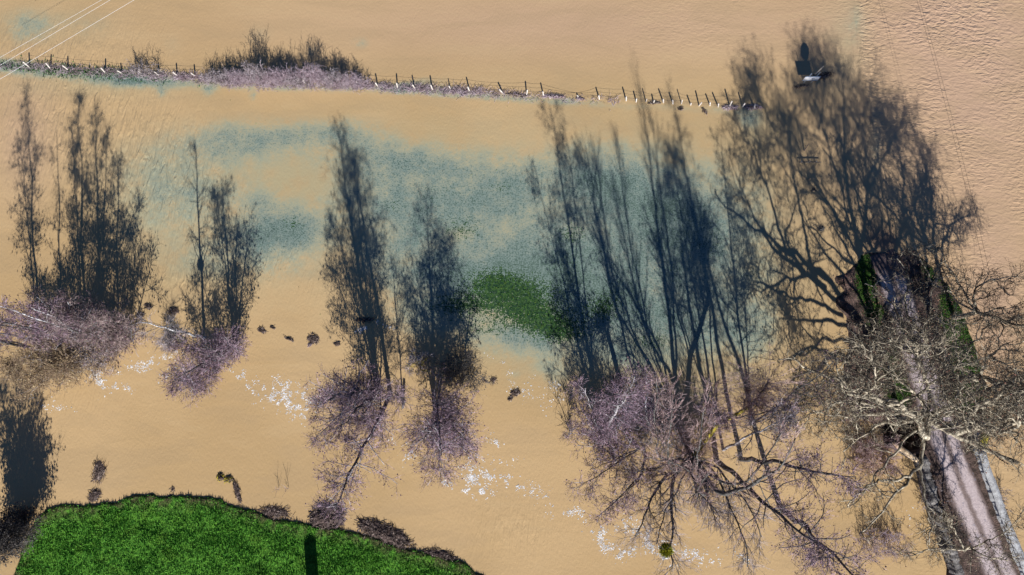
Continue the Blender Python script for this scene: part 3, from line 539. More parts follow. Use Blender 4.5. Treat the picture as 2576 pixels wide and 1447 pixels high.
ml = T.stem([hub, G(1783, 1096, 4), G(1797, 1071, 5), G(1853, 1043, 6.5), G(1885, 1025, 7.5)], .34, .22, part='mossy_limb', wob=.15)
shoots(T, [ml], 210, .1, 1, 3.2, r=.016)
l2 = limb([('i', 1885, 1025, 7.5), ('i', 1931, 962, 11), ('i', 1950, 930, 13)], .16) if False else T.stem([G(1885, 1025, 7.5), G(1905, 1000, 9), G(1935, 955, 12)], .14, .03, part='limb', wob=.2)
shoots(T, [l2], 260, .0, 1, 3.2, r=.015)
l2b = T.stem([G(1870, 1030, 7), G(1880, 985, 9), G(1875, 925, 12)], .10, .03, part='limb', wob=.2); shoots(T, [l2b], 160, .0, 1, 2.8, r=.015)
l2c = T.stem([G(1797, 1071, 5), G(1790, 1010, 8), G(1800, 960, 11)], .10, .03, part='limb', wob=.2); shoots(T, [l2c], 160, .1, 1, 2.8, r=.015)
l2d = T.stem([hub, G(1700, 1090, 5), G(1680, 1040, 8)], .10, .03, part='limb', wob=.2); shoots(T, [l2d], 130, .1, 1, 2.8, r=.015)
tall = [T.stem([hub, S(1693, 905, 9), S(1670, 700, 14), S(1648, 480, 20), S(1602, 195, 27)], .34, .04, part='limb', wob=.12),
        T.stem([hub, S(1690, 930, 8), S(1640, 880, 9.5), S(1590, 700, 14), S(1542, 470, 20)], .26, .04, part='limb', wob=.15),
        T.stem([hub, S(1655, 870, 9), S(1560, 690, 13), S(1452, 545, 17)], .18, .04, part='limb', wob=.2),
        T.stem([hub, S(1600, 850, 9), S(1540, 700, 13), S(1500, 400, 18)], .16, .04, part='limb', wob=.15),
        T.stem([hub, S(1700, 880, 9), S(1690, 650, 15), S(1640, 300, 23)], .2, .04, part='limb', wob=.12),
        T.stem([hub, S(1640, 850, 9), S(1590, 650, 14), S(1555, 370, 19)], .16, .04, part='limb', wob=.15), T.stem([hub, S(1600, 870, 8), S(1520, 700, 12), S(1478, 365, 18)], .15, .04, part='limb', wob=.15)]
for q in tall:
    a, ra = grow(q[0], q[1], 26, .35, .99, prof(3.0, .3, .5), .6, K=6, up=.25, wob=.08, rs=T.rs); T.mb('branches').tubes(a, np.maximum(ra, .02), 4)
    shoots(T, [(a[i:i + 1], ra[i:i + 1]) for i in range(len(a))], 4, .1, 1, 1.9, r=.016, up=.25, ang=.45)
low = [limb([('i', 1656, 1216, 4), ('i', 1635, 1258, 5), ('i', 1626, 1300, 6), ('i', 1600, 1350, 7)], .26), limb([('i', 1700, 1185, 3.5), ('i', 1690, 1250, 5), ('i', 1692, 1340, 7), ('i', 1690, 1440, 9)], .30),
       limb([('i', 1733, 1170, 3), ('i', 1750, 1225, 4.5), ('i', 1800, 1290, 6)], .28), limb([('i', 1797, 1180, 4), ('i', 1821, 1237, 5.5), ('i', 1871, 1350, 8), ('i', 1876, 1430, 9)], .16),
       limb([('i', 1811, 1177, 4), ('i', 1853, 1237, 6), ('i', 1895, 1286, 8), ('i', 1912, 1350, 9)], .16), limb([('i', 1765, 1219, 5), ('i', 1811, 1304, 7)], .12), limb([('i', 1700, 1130, 4), ('i', 1650, 1100, 6)], .1),
       limb([('i', 1640, 1180, 4), ('i', 1580, 1190, 5)], .1), limb([('i', 1700, 1240, 4), ('i', 1665, 1300, 6), ('i', 1650, 1370, 7)], .12)]
for q in low:
    a, ra = grow(q[0], q[1], 22, .25, 1, lambda t: 2.6 * (1.1 - .4 * t), .8, K=6, up=.02, wob=.14, rs=T.rs); T.mb('branches').tubes(a, np.maximum(ra, .02), 4)
    shoots(T, [(a[i:i + 1], ra[i:i + 1]) for i in range(len(a))], 11, .1, 1, 1.5, up=.04, asp=(0, 0, .2), r=.014, ang=.7, mname='twigs')
shoots(T, [(st0[0], st0[1])], 260, .6, 1, 3.0, r=.015); shoots(T, low[:3], 60, 0, .35, 2.4, r=.015)
T.done(dict(trunk='bark_dark', limb='bark_dark', mossy_limb='bark_moss', branches='bark_dark', crown='twig_red', twigs='twig_grey'))
# MARK: planes
# ------------------------------------------------------------------ plane trees over the lane
PM = dict(trunk='bark_plane', limb='bark_plane', branches='bark_plane', crown='twig_plane', catkins='seed')
def plane_crown(T, stems, n1=12, L1=4.2, n2=6, n3=5, n4=3, t0=.35, seeds=True, up=.05):
    for Q, R in stems:
        a, ra = grow(Q, R, n1, t0, 1, lambda t: L1 * (1.15 - .55 * t), .85, K=9, up=up, wob=.30, rs=T.rs, rr=.55); T.mb('branches').tubes(a, np.maximum(ra * 1.15, .045), 5)
        b_, rb = grow(a, ra, n2, .2, 1, lambda t: L1 * .5 * (1.1 - .5 * t), .85, K=6, up=up, wob=.34, rs=T.rs, rr=.6); T.mb('branches').tubes(b_, np.clip(rb, .024, .08), 4)
        c_, rc = grow(b_, rb, n3, .2, 1, 1.3, .8, K=5, up=.04, wob=.36, rs=T.rs); T.mb('crown').tubes(c_, np.full(c_.shape[:2], .018) * np.linspace(1, .6, 5), 3)
        d_, rd_ = grow(c_, rc, n4, .3, 1, .55, .8, K=3, up=.02, wob=.3, rs=T.rs); T.mb('crown').tubes(d_, np.full(d_.shape[:2], .012) * np.array([1, .85, .6]), 3)
        if seeds: V, F_ = bits(c_[::2], .05, 1, T.rs, .1); T.mb('catkins').add(V, F_)
def pst(T, pts, r0, r1=.06, K=20, wob=.38, sides=8, part='limb'): return T.stem([P3(p) for p in pts], r0, r1, K, wob, sides, part)
B = G(2262, 1058, .9); T = Tree('plane_tree', 'huge pale limbed plane tree spreading over the lane and the river', 'tree', tuple(B), None, 60)
hub = G(2325, 1052, 6.0); T.stem([B - [0, 0, 1.5], (B + hub) / 2, hub], .42, .34, K=6, wob=.05, sides=12)
h_ = ('i', 2325, 1052, 6.0)
big = [pst(T, [h_, ('s', 2165, 700, 11), ('s', 2125, 420, 19), ('s', 2120, 190, 25)], .46, wob=.2), pst(T, [h_, ('s', 2160, 690, 11), ('s', 2182, 480, 15), ('s', 2215, 320, 19)], .40, wob=.25),
       pst(T, [h_, ('s', 2190, 860, 7), ('s', 2134, 754, 8), ('s', 2042, 673, 10), ('s', 1975, 622, 11), ('s', 1890, 551, 13), ('s', 1855, 440, 15)], .42, wob=.3),
       pst(T, [('s', 2042, 673, 10), ('s', 2025, 570, 13), ('s', 1990, 420, 17), ('s', 1985, 260, 21)], .2, wob=.3), pst(T, [('s', 2125, 500, 17), ('s', 2080, 360, 21), ('s', 2040, 200, 24)], .18, wob=.3),
       pst(T, [('s', 2085, 705, 9), ('s', 2020, 690, 9.5), ('s', 1958, 700, 9), ('s', 1941, 727, 8.5), ('s', 1885, 735, 9)], .2, wob=.35),
       pst(T, [h_, ('s', 2187, 660, 12), ('s', 2212, 595, 13), ('s', 2229, 612, 12), ('s', 2272, 590, 13), ('s', 2310, 540, 14)], .2, wob=.3), pst(T, [('s', 2130, 600, 14), ('s', 2085, 510, 16), ('s', 2035, 440, 18), ('s', 1990, 330, 21)], .22, wob=.3),
       pst(T, [('s', 2125, 420, 19), ('s', 2165, 290, 23), ('s', 2190, 230, 24)], .16, wob=.3), pst(T, [('s', 2060, 330, 21), ('s', 2075, 230, 24), ('s', 2070, 170, 25)], .14, wob=.3), pst(T, [('s', 1950, 330, 19), ('s', 1920, 270, 20), ('s', 1905, 225, 21)], .12, wob=.3), pst(T, [('s', 1975, 622, 11), ('s', 1930, 480, 15), ('s', 1895, 380, 17), ('s', 1870, 320, 18)], .18, wob=.3), pst(T, [('s', 2182, 480, 15), ('s', 2240, 360, 19), ('s', 2275, 300, 20)], .16, wob=.3)]
plane_crown(T, big, n1=16, L1=5.0, t0=.40, up=.0, n4=3)
sl = [pst(T, [h_, ('i', 2400, 1018, 8), ('i', 2470, 985, 10), ('i', 2560, 950, 12)], 0.33, .18, wob=.15), pst(T, [h_, ('i', 2420, 1035, 8), ('i', 2520, 1060, 10), ('i', 2600, 1040, 12)], 0.25, wob=.2),
      pst(T, [h_, ('i', 2410, 1100, 7), ('i', 2470, 1125, 8), ('i', 2560, 1165, 10)], 0.34, .2, wob=.12), pst(T, [h_, ('i', 2321, 1006, 8), ('i', 2290, 980, 9), ('i', 2257, 952, 10), ('i', 2230, 905, 11)], 0.21, wob=.3),
      pst(T, [h_, ('i', 2262, 1030, 8), ('i', 2212, 1005, 9), ('i', 2175, 977, 10), ('i', 2156, 938, 10.5), ('i', 2190, 912, 11), ('i', 2230, 880, 12)], 0.28, wob=.22),
      pst(T, [('i', 2245, 1020, 8.5), ('i', 2210, 1006, 9), ('i', 2165, 988, 10), ('i', 2115, 955, 11), ('i', 2060, 940, 12), ('i', 2000, 905, 13)], 0.25, wob=.3),
      pst(T, [h_, ('i', 2262, 1066, 7), ('i', 2203, 1070, 7.5), ('i', 2180, 1092, 8), ('i', 2120, 1130, 9)], 0.22, wob=.25), pst(T, [('i', 2260, 1040, 7), ('i', 2200, 1040, 8), ('i', 2120, 1050, 9), ('i', 2030, 1035, 10)], 0.18, wob=.35),
      pst(T, [h_, ('i', 2321, 1160, 7), ('i', 2290, 1200, 8), ('i', 2260, 1235, 8.5), ('i', 2217, 1288, 9), ('i', 2165, 1343, 9.5)], 0.24, wob=.25), pst(T, [h_, ('i', 2287, 1105, 7), ('i', 2229, 1157, 8), ('i', 2201, 1209, 8.5), ('i', 2150, 1250, 9)], 0.18, wob=.3),
      pst(T, [('i', 2290, 1200, 8), ('i', 2240, 1210, 8.5), ('i', 2201, 1209, 9), ('i', 2130, 1270, 9)], 0.16, wob=.35), pst(T, [('i', 2316, 1165, 7), ('i', 2320, 1248, 8), ('i', 2345, 1320, 8.5), ('i', 2335, 1370, 9)], 0.16, wob=.3),
      pst(T, [h_, ('i', 2345, 1000, 8), ('i', 2320, 930, 9.5), ('i', 2290, 870, 11)], 0.22, wob=.35)]
plane_crown(T, sl, n1=6, L1=2.9, n2=4, n3=3, n4=2, t0=.45, up=0)
T.done(PM)
B = G(2385, 960, .8); T = Tree('plane_tree', 'second plane tree on the right verge of the lane', 'tree', tuple(B), None, 61); hub = B + np.array([.3, .2, 5.5]); T.stem([B - [0, 0, 1.5], hub], .6, .45, K=5, wob=.05, sides=12)
st = [T.stem([hub] + [P3(p) for p in L_], r_, .05, 18, .35, 7, 'limb') for L_, r_ in [([('s', 2280, 560, 13), ('s', 2250, 300, 20)], .3), ([('s', 2330, 560, 13), ('s', 2330, 380, 17)], .24), ([('s', 2250, 620, 12), ('s', 2200, 380, 18)], .22),
      ([('i', 2424, 940, 9), ('i', 2410, 870, 11), ('i', 2380, 800, 13)], .2), ([('i', 2400, 925, 8), ('i', 2363, 882, 9), ('i', 2300, 830, 10)], .2), ([('i', 2480, 900, 9), ('i', 2540, 860, 11)], .18), ([('i', 2450, 1000, 9), ('i', 2520, 1040, 11)], .16), ([('s', 2380, 620, 12), ('s', 2420, 500, 13)], .2)]]
plane_crown(T, st, n1=8, L1=3.8, n3=3, n4=2, t0=.4, up=.1); T.done(PM)
B = G(2285, 885, .7); T = Tree('plane_tree', 'third plane tree whose crooked limb crosses over the lane bend', 'tree', tuple(B), None, 62); hub = B + np.array([0, .2, 4.0]); T.stem([B - [0, 0, 1.5], hub], .4, .3, K=5, wob=.05, sides=10)
st = [T.stem([hub] + [P3(p) for p in L_], r_, .05, 18, .3, 7, 'limb') for L_, r_ in [([('i', 2285, 840, 6), ('i', 2265, 808, 7), ('i', 2246, 760, 8), ('i', 2203, 727, 9), ('i', 2172, 712, 10)], .2), ([('i', 2290, 800, 7), ('i', 2275, 750, 8), ('i', 2290, 700, 9), ('i', 2260, 650, 10)], .16),
      ([('i', 2220, 850, 7), ('i', 2170, 820, 9)], .15), ([('i', 2330, 800, 8), ('i', 2350, 740, 10), ('i', 2330, 690, 11)], .15), ([('s', 2215, 520, 11), ('s', 2200, 420, 13)], .2)]]
plane_crown(T, st, n1=6, n3=3, n4=2, L1=3.0, t0=.2, up=.05); T.done(dict(PM))
B = G(2400, 800, .7); T = Tree('plane_tree', 'plane tree at the far right verge with a dark limb pointing right', 'tree', tuple(B), None, 63); hub = B + np.array([.2, .1, 4]); T.stem([B - [0, 0, 1.5], hub], .35, .25, K=5, wob=.05, sides=10)
st = [T.stem([hub] + [P3(p) for p in L_], r_, .05, 18, .25, 7, 'limb') for L_, r_ in [([('i', 2440, 722, 7), ('i', 2538, 694, 9)], .15), ([('i', 2400, 700, 8), ('i', 2370, 640, 10)], .15), ([('i', 2350, 720, 8), ('i', 2310, 650, 9), ('i', 2290, 620, 10)], .14), ([('s', 2340, 470, 12), ('s', 2330, 400, 13)], .2), ([('i', 2470, 790, 7), ('i', 2530, 770, 9)], .14), ([('s', 2400, 560, 9), ('s', 2440, 540, 9)], .14)]]
plane_crown(T, st, n1=8, n3=4, n4=2, L1=3.0, t0=.2, up=.08); T.done(dict(PM))
B = G(2392, 1375, 1.0); T = Tree('plane_tree', 'low plane tree overhanging the lane at the bottom right', 'tree', tuple(B), None, 64); hub = B + np.array([0, .1, 2.5]); T.stem([B - [0, 0, 1.5], hub], .3, .22, K=5, wob=.05, sides=10)
st = [T.stem([hub] + [P3(p) for p in L_], r_, .04, 18, .3, 7, 'limb') for L_, r_ in [([('i', 2350, 1380, 5), ('i', 2280, 1398, 6)], .12), ([('i', 2440, 1370, 5), ('i', 2470, 1400, 6), ('i', 2540, 1412, 7)], .14), ([('i', 2400, 1330, 5), ('i', 2380, 1290, 6)], .1), ([('i', 2520, 1350, 7), ('i', 2560, 1300, 8)], .1)]]
plane_crown(T, st, n1=7, L1=2.2, n2=5, n3=3, n4=3, t0=.3); T.done(dict(PM))
# ------------------------------------------------------------------ things
# --- fence posts (top place, foot place, shadow tip) along the drowned field edge
PZ = lambda x, y, k: {1: (x * .3386, y * .3386), 2: (852 + x * .3386, y * .3386), 6: (1475.8 + x * .1823, 167.7 + y * .1823)}[k]
PO = [(1, 175, 462, 220, 500, 213, 385), (1, 342, 470, 375, 510, 380, 402), (1, 465, 487, 508, 520, 503, 415), (1, 750, 505, 783, 540, 785, 435), (1, 870, 525, 910, 545, 897, 470), (1, 1035, 530, 1060, 550, 1047, 458), (1, 1145, 533, 1180, 558, 1175, 462),
      (1, 1285, 537, 1318, 562, 1310, 470), (1, 1420, 545, 1450, 562, 1443, 480), (1, 1562, 550, 1590, 578, 1580, 495), (1, 1693, 553, 1718, 587, 1713, 487), (1, 1977, 574, 1998, 600, 1990, 505), (1, 2112, 585, 2130, 607, 2122, 510), (1, 2250, 593, 2268, 617, 2262, 520), (1, 2450, 600, 2466, 625, 2460, 530),
      (2, 130, 605, 150, 632, 135, 537), (2, 270, 615, 292, 642, 275, 547), (2, 429, 617, 437, 652, 430, 547), (2, 548, 630, 566, 657, 545, 560), (2, 682, 632, 698, 668, 680, 560), (2, 818, 638, 832, 663, 813, 582), (2, 957, 645, 973, 680, 950, 573), (2, 1192, 665, 1224, 697, 1185, 610), (2, 1402, 668, 1396, 705, 1387, 602),
      (2, 1517, 680, 1521, 710, 1500, 615), (2, 1768, 708, 1785, 727, 1768, 687), (6, 165, 400, 175, 450, 128, 280), (6, 545, 415, 545, 470, 495, 280), (6, 687, 443, 683, 487, 647, 335), (6, 828, 448, 818, 487, 770, 295), (6, 935, 465, 922, 498, 897, 375), (6, 1053, 452, 1058, 497, 995, 300), (6, 1183, 463, 1190, 515, 1137, 345),
      (6, 1318, 460, 1308, 515, 1250, 305), (6, 1440, 505, 1435, 530, 1385, 390), (6, 1583, 498, 1550, 540, 1505, 328), (6, 1702, 495, 1700, 535, 1642, 370), (6, 1815, 515, 1815, 555, 1737, 350), (6, 2000, 480, 1972, 548, 1910, 300), (6, 2180, 510, 2150, 555, 2095, 350), (6, 2318, 518, 2318, 575, 2235, 370)]
def ordinal(i): return ['first', 'second', 'third', 'fourth', 'fifth', 'sixth', 'seventh', 'eighth', 'ninth', 'tenth', 'eleventh', 'twelfth', 'thirteenth', 'fourteenth', 'fifteenth', 'sixteenth', 'seventeenth', 'eighteenth', 'nineteenth', 'twentieth', 'twenty first'][i]
tops = []
for i, (k_, tx, ty, bx, by, sx, sy) in enumerate(PO):
    tu, tv = PZ(tx, ty, k_); bu, bv = PZ(bx, by, k_); su, sv = PZ(sx, sy, k_)
    top = X(tu, tv, su, sv); b_ = G(bu, bv); tops.append((b_, top, bu)); d_ = norm(top - b_)
    rr = .095 if i not in (20, 29, 33) else .065
    n = len(PO); q = f'{ordinal(i)} from the left' if i < 21 else f'{ordinal(n - 1 - i)} from the right end'
    lean = 'leaning ' if abs(top[0] - b_[0]) > .45 else 'upright '
    m = MB(); m.tubes([[b_ - d_ * 1.0, b_, b_ * .5 + top * .5, top - d_ * .05]], [[rr * 1.02, rr, rr * .98, rr * .96]], 8); m.tubes([[top - d_ * .05, top]], [[rr * .95, rr * .72]], 8)
    tag(m.build('fence_post', M['post'], smooth=False), f'{lean}sawn wooden fence post, {q} of its row', 'fence post', 'posts of the drowned field fence')
# wires: three strands running along the posts, sagging between them
for k_, (h, lab) in enumerate([(.95, 'topmost thin wire strand strung along the whole drowned fence'), (.62, 'middle thin wire strand strung along the drowned fence'), (.3, 'lowest thin wire strand just above the flood along the fence')]):
    pts = []
    for (a, at, _), (c_, ct, _) in zip(tops[:-1], tops[1:]):
        pa = a + (at - a) * min(h / max((at - a)[2], .3), .95); pc = c_ + (ct - c_) * min(h / max((ct - c_)[2], .3), .95)
        for t in (0, .25, .5, .75): pts.append(pa * (1 - t) + pc * t - np.array([0, 0, .22 * t * (1 - t)]))
    pts.append(pc); P_ = np.array(pts)[None]; tag(MB().tubes(P_, np.full(P_.shape[:2], .011), 3).build('fence_wire', M['wire']), lab, 'wire', 'strands of the drowned fence')

# --- sticks and mats of drift
def sticks(m, c, n, rx, ry, L, r_, rs, ang=None, zmax=.25, rot=0.0, mask=None):
    a = rs.rand(n) * 6.283; q = np.sqrt(rs.rand(n)); x = q * np.cos(a) * rx; y = q * np.sin(a) * ry; cr, sr = math.cos(rot), math.sin(rot)
    ctr = np.stack([c[0] + x * cr - y * sr, c[1] + x * sr + y * cr, .02 + rs.rand(n) * zmax * (1 - q * .7)], 1)
    th = (rs.rand(n) * 3.14 if ang is None else ang + rs.randn(n) * .45); d = np.stack([np.cos(th), np.sin(th), rs.randn(n) * .12], 1); l = L * (.35 + rs.rand(n))
    k_ = rs.randn(n, 3) * l[:, None] * .06; P_ = np.stack([ctr - d * l[:, None] / 2, ctr + k_, ctr + d * l[:, None] / 2], 1)
    m.tubes(P_, (r_ * (.5 + rs.rand(n)))[:, None] * np.array([1, .9, .6]), 4)
def raft(label, u, v, wu, hv, n=60, L=.7, rot=0, seed=1, name='debris_raft', cat='debris', matk='debris', stk='stick', r_=.02, ang=None, hgt=.14, extra=None):
    rs = np.random.RandomState(seed); c = G(u, v); rx, ry = wu * .025 * 2, hv * .026 * 2
    root = empty(name, tuple(c), label, cat)
    K = 40; th = np.linspace(0, 2 * math.pi, K, endpoint=False); ph = rs.rand(6) * 6.283
    rad = 1 + .16 * np.sin(2 * th + ph[0]) + .13 * np.sin(3 * th + ph[1]) + .10 * np.sin(5 * th + ph[2]) + .08 * np.sin(9 * th + ph[3]) + .07 * rs.randn(K)
    V = [[c[0], c[1], hgt]]; cr, sr = math.cos(rot), math.sin(rot); R_ = 6
    for j in range(1, R_ + 1):
        f = j / R_; x = np.cos(th) * rad * rx * f; y = np.sin(th) * rad * ry * f
        z_ = (hgt + .02) * (1 - f ** 2) - .02 + rs.randn(K) * hgt * .22 * (f < 1)
        V += np.stack([c[0] + x * cr - y * sr, c[1] + x * sr + y * cr, z_], 1).tolist()
    F3 = [[0, 1 + i, 1 + (i + 1) % K] for i in range(K)]; F4 = [[1 + (j - 1) * K + i, 1 + j * K + i, 1 + j * K + (i + 1) % K, 1 + (j - 1) * K + (i + 1) % K] for j in range(1, R_) for i in range(K)]
    m = MB(); m.add(V, F3); m.F.setdefault(4, []).append(np.array(F4)); m.build('mat', M[matk], root, smooth=True)
    m = MB(); sticks(m, c, n, rx * 1.05, ry * 1.05, L, r_, rs, ang, zmax=hgt + .1, rot=rot)
    if extra: sticks(m, c, extra, rx * 1.35, ry * 1.35, L * .8, r_ * .7, rs, ang, zmax=.04, rot=rot)
    tag(m.build('sticks', M[stk], root), kind='stuff'); return root
raft('oval brown drift mat right of the left trees', 373, 771, 10, 7, 40, .5, -.5, 1); raft('round brown drift mat with a bite out of its lower edge', 437, 783, 13, 9, 60, .5, 0, 2, extra=10); raft('small brown drift mat touching the left trees', 353, 793, 10, 7, 40, .5, .4, 3, extra=14)
raft('ragged drift mat right of the purple birch side alder', 660, 832, 11, 6, 36, .5, -.6, 4, extra=12); raft('thin drift scrap above its ragged neighbour', 686, 825, 7, 3, 14, .4, -.3, 5); raft('slender dark drift mat midway along the drift line', 727, 853, 13, 3, 26, .5, -.4, 6)
raft('large drift mat with white foam caught at its side', 788, 853, 15, 12, 70, .5, -.5, 7, extra=20, stk='stick'); raft('small drift lump with white scraps below the large mat', 779, 868, 6, 4, 16, .3, 0, 8, stk='twig_pale'); raft('dark drift lump at the edge of a tree shadow', 848, 865, 8, 6, 26, .4, -.4, 9)
raft('dark twig raft inside the middle tree shadow', 920, 804, 22, 4, 60, .8, 0, 10, matk='bark_dark', extra=20); raft('brown drift mat beside scattered foam right of the middle', 1297, 988, 12, 8, 60, .5, 0, 11, extra=12); raft('small loose drift mat left of the foam specks', 1284, 1003, 7, 5, 18, .4, .4, 12)
raft('feathery drift twigs above the river bend', 1241, 956, 9, 6, 24, .7, .8, 13, hgt=.04, extra=14); raft('thin drift scrap beside the broad purple alder', 1221, 958, 8, 2.5, 16, .5, -.6, 14, hgt=.05)
raft('upper part of the spiky drift raft near the grassy bank', 249, 1185, 15, 22, 110, 1.1, .1, 15, ang=1.5, extra=60); raft('lower part of the spiky drift raft touching the bank', 239, 1246, 14, 12, 70, .9, .7, 16, extra=40); raft('little crossed drift twigs off the top of the bank', 435, 1230, 5, 5, 12, .5, .8, 17, hgt=.04)
raft('left mossy round clump of drift off the bank', 555, 1201, 10, 8, 50, .4, .3, 18, stk='bark_moss', hgt=.25); raft('right mossy round clump of drift off the bank', 576, 1206, 11, 8, 60, .4, 0, 19, stk='bark_moss', hgt=.25); raft('tail of drift running down to the bank from the mossy clumps', 597, 1236, 7, 26, 80, .6, .35, 20, ang=-1.0, extra=30)
raft('sprawling twig drift along the bank edge', 690, 1288, 36, 12, 130, 1.0, -.1, 21, hgt=.10, extra=80); raft('big nest like drift raft of broken branches at the bank', 825, 1302, 37, 29, 330, 1.3, 0, 22, hgt=.35, r_=.032, extra=50)
raft('long drift raft with bleached sticks along the bank', 968, 1343, 62, 18, 420, 1.3, -.38, 23, hgt=.3, r_=.03, extra=90); raft('lowest drift raft where the bank leaves the picture', 1108, 1398, 40, 10, 150, 1.0, -.28, 24, hgt=.2, extra=60)
raft('dark twigs and drift heaped under the metal sign', 2018, 217, 20, 1.6, 36, .8, .15, 25, matk='bark_dark', extra=20); raft('loose grassy drift right of the metal sign', 2068, 192, 26, 7, 50, 1.0, .3, 26, hgt=.04, extra=60, matk='twig_dark', stk='stick')
raft('reed drift heap right of the second to last fence posts', 1895, 270, 22, 4, 110, .8, 0, 27, stk='twig_pale', hgt=.22); raft('reed drift heap under the last fence posts', 1836, 271, 20, 4, 100, .8, 0, 28, stk='twig_pale', hgt=.22); raft('dark drift scrap under a short fence post', 1648, 259, 16, 2.5, 40, .6, 0, 29, matk='bark_dark')
raft('brown sunken branch pointing down from the fence', 1772, 279, 12, 2.5, 26, .6, -1.0, 30, hgt=.06); raft('dark tuft of drift below a leaning fence post', 1713, 274, 6, 5, 26, .5, .4, 31, hgt=.1, matk='bark_dark')
raft('pale drift bar along the fence right of its middle', 1394, 243, 30, 3, 110, .7, -.03, 32, stk='twig_pale', hgt=.2); raft('dark drift bar lying along the fence middle', 1300, 238, 30, 2.2, 60, .7, -.08, 33, hgt=.12); raft('small drift heap at the short leaning post', 1458, 248, 10, 3, 46, .5, -.2, 34, stk='twig_pale', hgt=.15)
raft('broken dark log scraps in the plane tree shadow', 2066, 575, 9, 8, 24, .8, .8, 35, hgt=.08, matk='bark_dark', stk='bark_dark'); raft('small dark drift in the upper plane tree shadow', 2045, 478, 8, 4, 16, .8, .5, 36, hgt=.05, matk='bark_dark', stk='bark_dark')

# --- bleached grass and bramble growing along the fence
def bush(name, label, u, v, wu, h, n, mats_, seed, cat='bush', r_=.016, L=1.3, group=None, wv=5):
    rs = np.random.RandomState(seed); c = G(u, v); root = empty(name, tuple(c), label, cat, group); m = MB()
    st = np.stack([c[0] + (rs.rand(n) - .5) * wu * .105, c[1] + (rs.rand(n) - .5) * wv * .105, np.full(n, -.1)], 1)
    e = st + np.stack([rs.randn(n) * .45, rs.randn(n) * .35, h * (.35 + .65 * rs.rand(n))], 1)
    P_ = np.stack([st, st * .6 + e * .4 + rs.randn(n, 3) * .08, st * .25 + e * .75 + rs.randn(n, 3) * .12, e], 1); m.tubes(P_, np.full((n, 4), r_ * 1.3) * np.array([1.2, 1, .8, .6]), 3); m.build('stems', M[mats_[0]], root)
    m = MB(); a, ra = grow(P_, np.full((n, 4), r_), 6, .3, 1, L * .5, .9, K=3, up=.1, wob=.25, rs=rs); m.tubes(a, np.full(a.shape[:2], r_ * .8), 3)
    b_, rb = grow(a, ra, 3, .3, 1, L * .25, .8, K=3, up=.05, wob=.2, rs=rs); m.tubes(b_, np.full(b_.shape[:2], r_ * .6), 3); m.build('twigs', M[mats_[1]], root); return root
FB = [(556, 205, 28, 1.9, 60, 'leftmost tall bramble clump of the bleached hedge'), (590, 208, 26, 1.5, 44, 'low bramble clump second in the bleached hedge'), (622, 206, 30, 2.4, 66, 'bramble clump third along the bleached hedge'), (654, 206, 22, 4.2, 60, 'tallest hedge bush with the spire shaped shadow'), (686, 208, 30, 2.2, 66, 'hedge bramble right of the tallest hedge bush'), (716, 205, 30, 2.8, 80, 'blue grey twigged bush in the hedge middle'),
      (750, 209, 28, 1.9, 60, 'low pink bramble in the hedge middle'), (792, 204, 28, 3.4, 76, 'second tallest hedge bush with upright pale branches'), (824, 210, 24, 1.7, 40, 'low hedge bramble right of the second tallest bush'), (850, 209, 22, 2.5, 46, 'hedge bush before the right end of the hedge'), (878, 211, 28, 1.9, 54, 'pink bramble tapering off the right of the hedge'), (906, 214, 16, 1.0, 24, 'last low bramble at the right end of the hedge'), (370, 186, 28, 1.9, 34, 'thin brown bush standing alone near the left posts')]
for i, (u_, v_, w_, h_, n_, lab) in enumerate(FB):
    bush('hedge_bush', lab, u_, v_, w_, h_, int(n_ * 1.0), ('twig_pale', 'twig_pale' if i % 3 else 'twig_grey') if i < 12 else ('twig_plane', 'twig_grey'), 200 + i, group='brambles along the drowned fence')
GL = [(60, 168, 70, 140), (140, 172, 60, 140), (210, 180, 70, 170), (290, 182, 60, 160), (360, 190, 60, 180), (430, 192, 60, 260), (500, 196, 60, 320), (560, 202, 60, 300), (640, 212, 70, 260), (720, 216, 70, 200), (800, 216, 70, 220), (880, 216, 60, 260), (930, 217, 50, 240), (1010, 223, 50, 220), (1050, 223, 40, 200), (1120, 228, 50, 220), (1165, 230, 50, 220), (1215, 234, 60, 180), (1275, 240, 50, 80), (1350, 243, 40, 60), (1475, 252, 60, 60), (1545, 256, 14, 30)]
m = MB(); rs = np.random.RandomState(5)
for u_, v_, w_, n_ in GL:
    c = G(u_, v_ + 1); n_ = int(n_ * 1.3); st = np.stack([c[0] + (rs.rand(n_) - .5) * w_ * .11, c[1] + rs.randn(n_) * .33, np.full(n_, -.02)], 1); e = st + np.stack([rs.randn(n_) * .4, rs.randn(n_) * .25, .08 + .4 * rs.rand(n_)], 1)
    m.tubes(np.stack([st, (st + e) / 2 + [0, 0, .1], e], 1), np.full((n_, 3), .018) * np.array([1, .9, .5]), 3)
tag(m.build('dead_grass', M['twig_pale']), 'bleached pinkish dead grass stems all along the drowned fence', 'dead grass', kind='stuff')
m = MB()
for u_, v_, w_, n_ in [(60, 166, 70, 300), (120, 172, 70, 220), (170, 180, 60, 340), (230, 182, 60, 300), (285, 184, 50, 260), (340, 192, 50, 90), (405, 198, 20, 60), (520, 205, 30, 40)]:
    c = G(u_, v_); Q = np.stack([c[0] + (rs.rand(n_) - .5) * w_ * .11, c[1] + rs.randn(n_) * .5], 1); V_, F_ = blades(Q, np.zeros(n_), .22, .05, n_); m.add(V_, F_[0]); m.F.setdefault(3, []).append(F_[1] + m.n - len(V_))
tag(m.build('grass', grass_mat('fence line grass', (.03, .07, .03), (.06, .17, .04), (.10, .075, .07), 1.5, 6)), 'green and brown grass tufts under the left end of the fence', 'grass', kind='stuff')

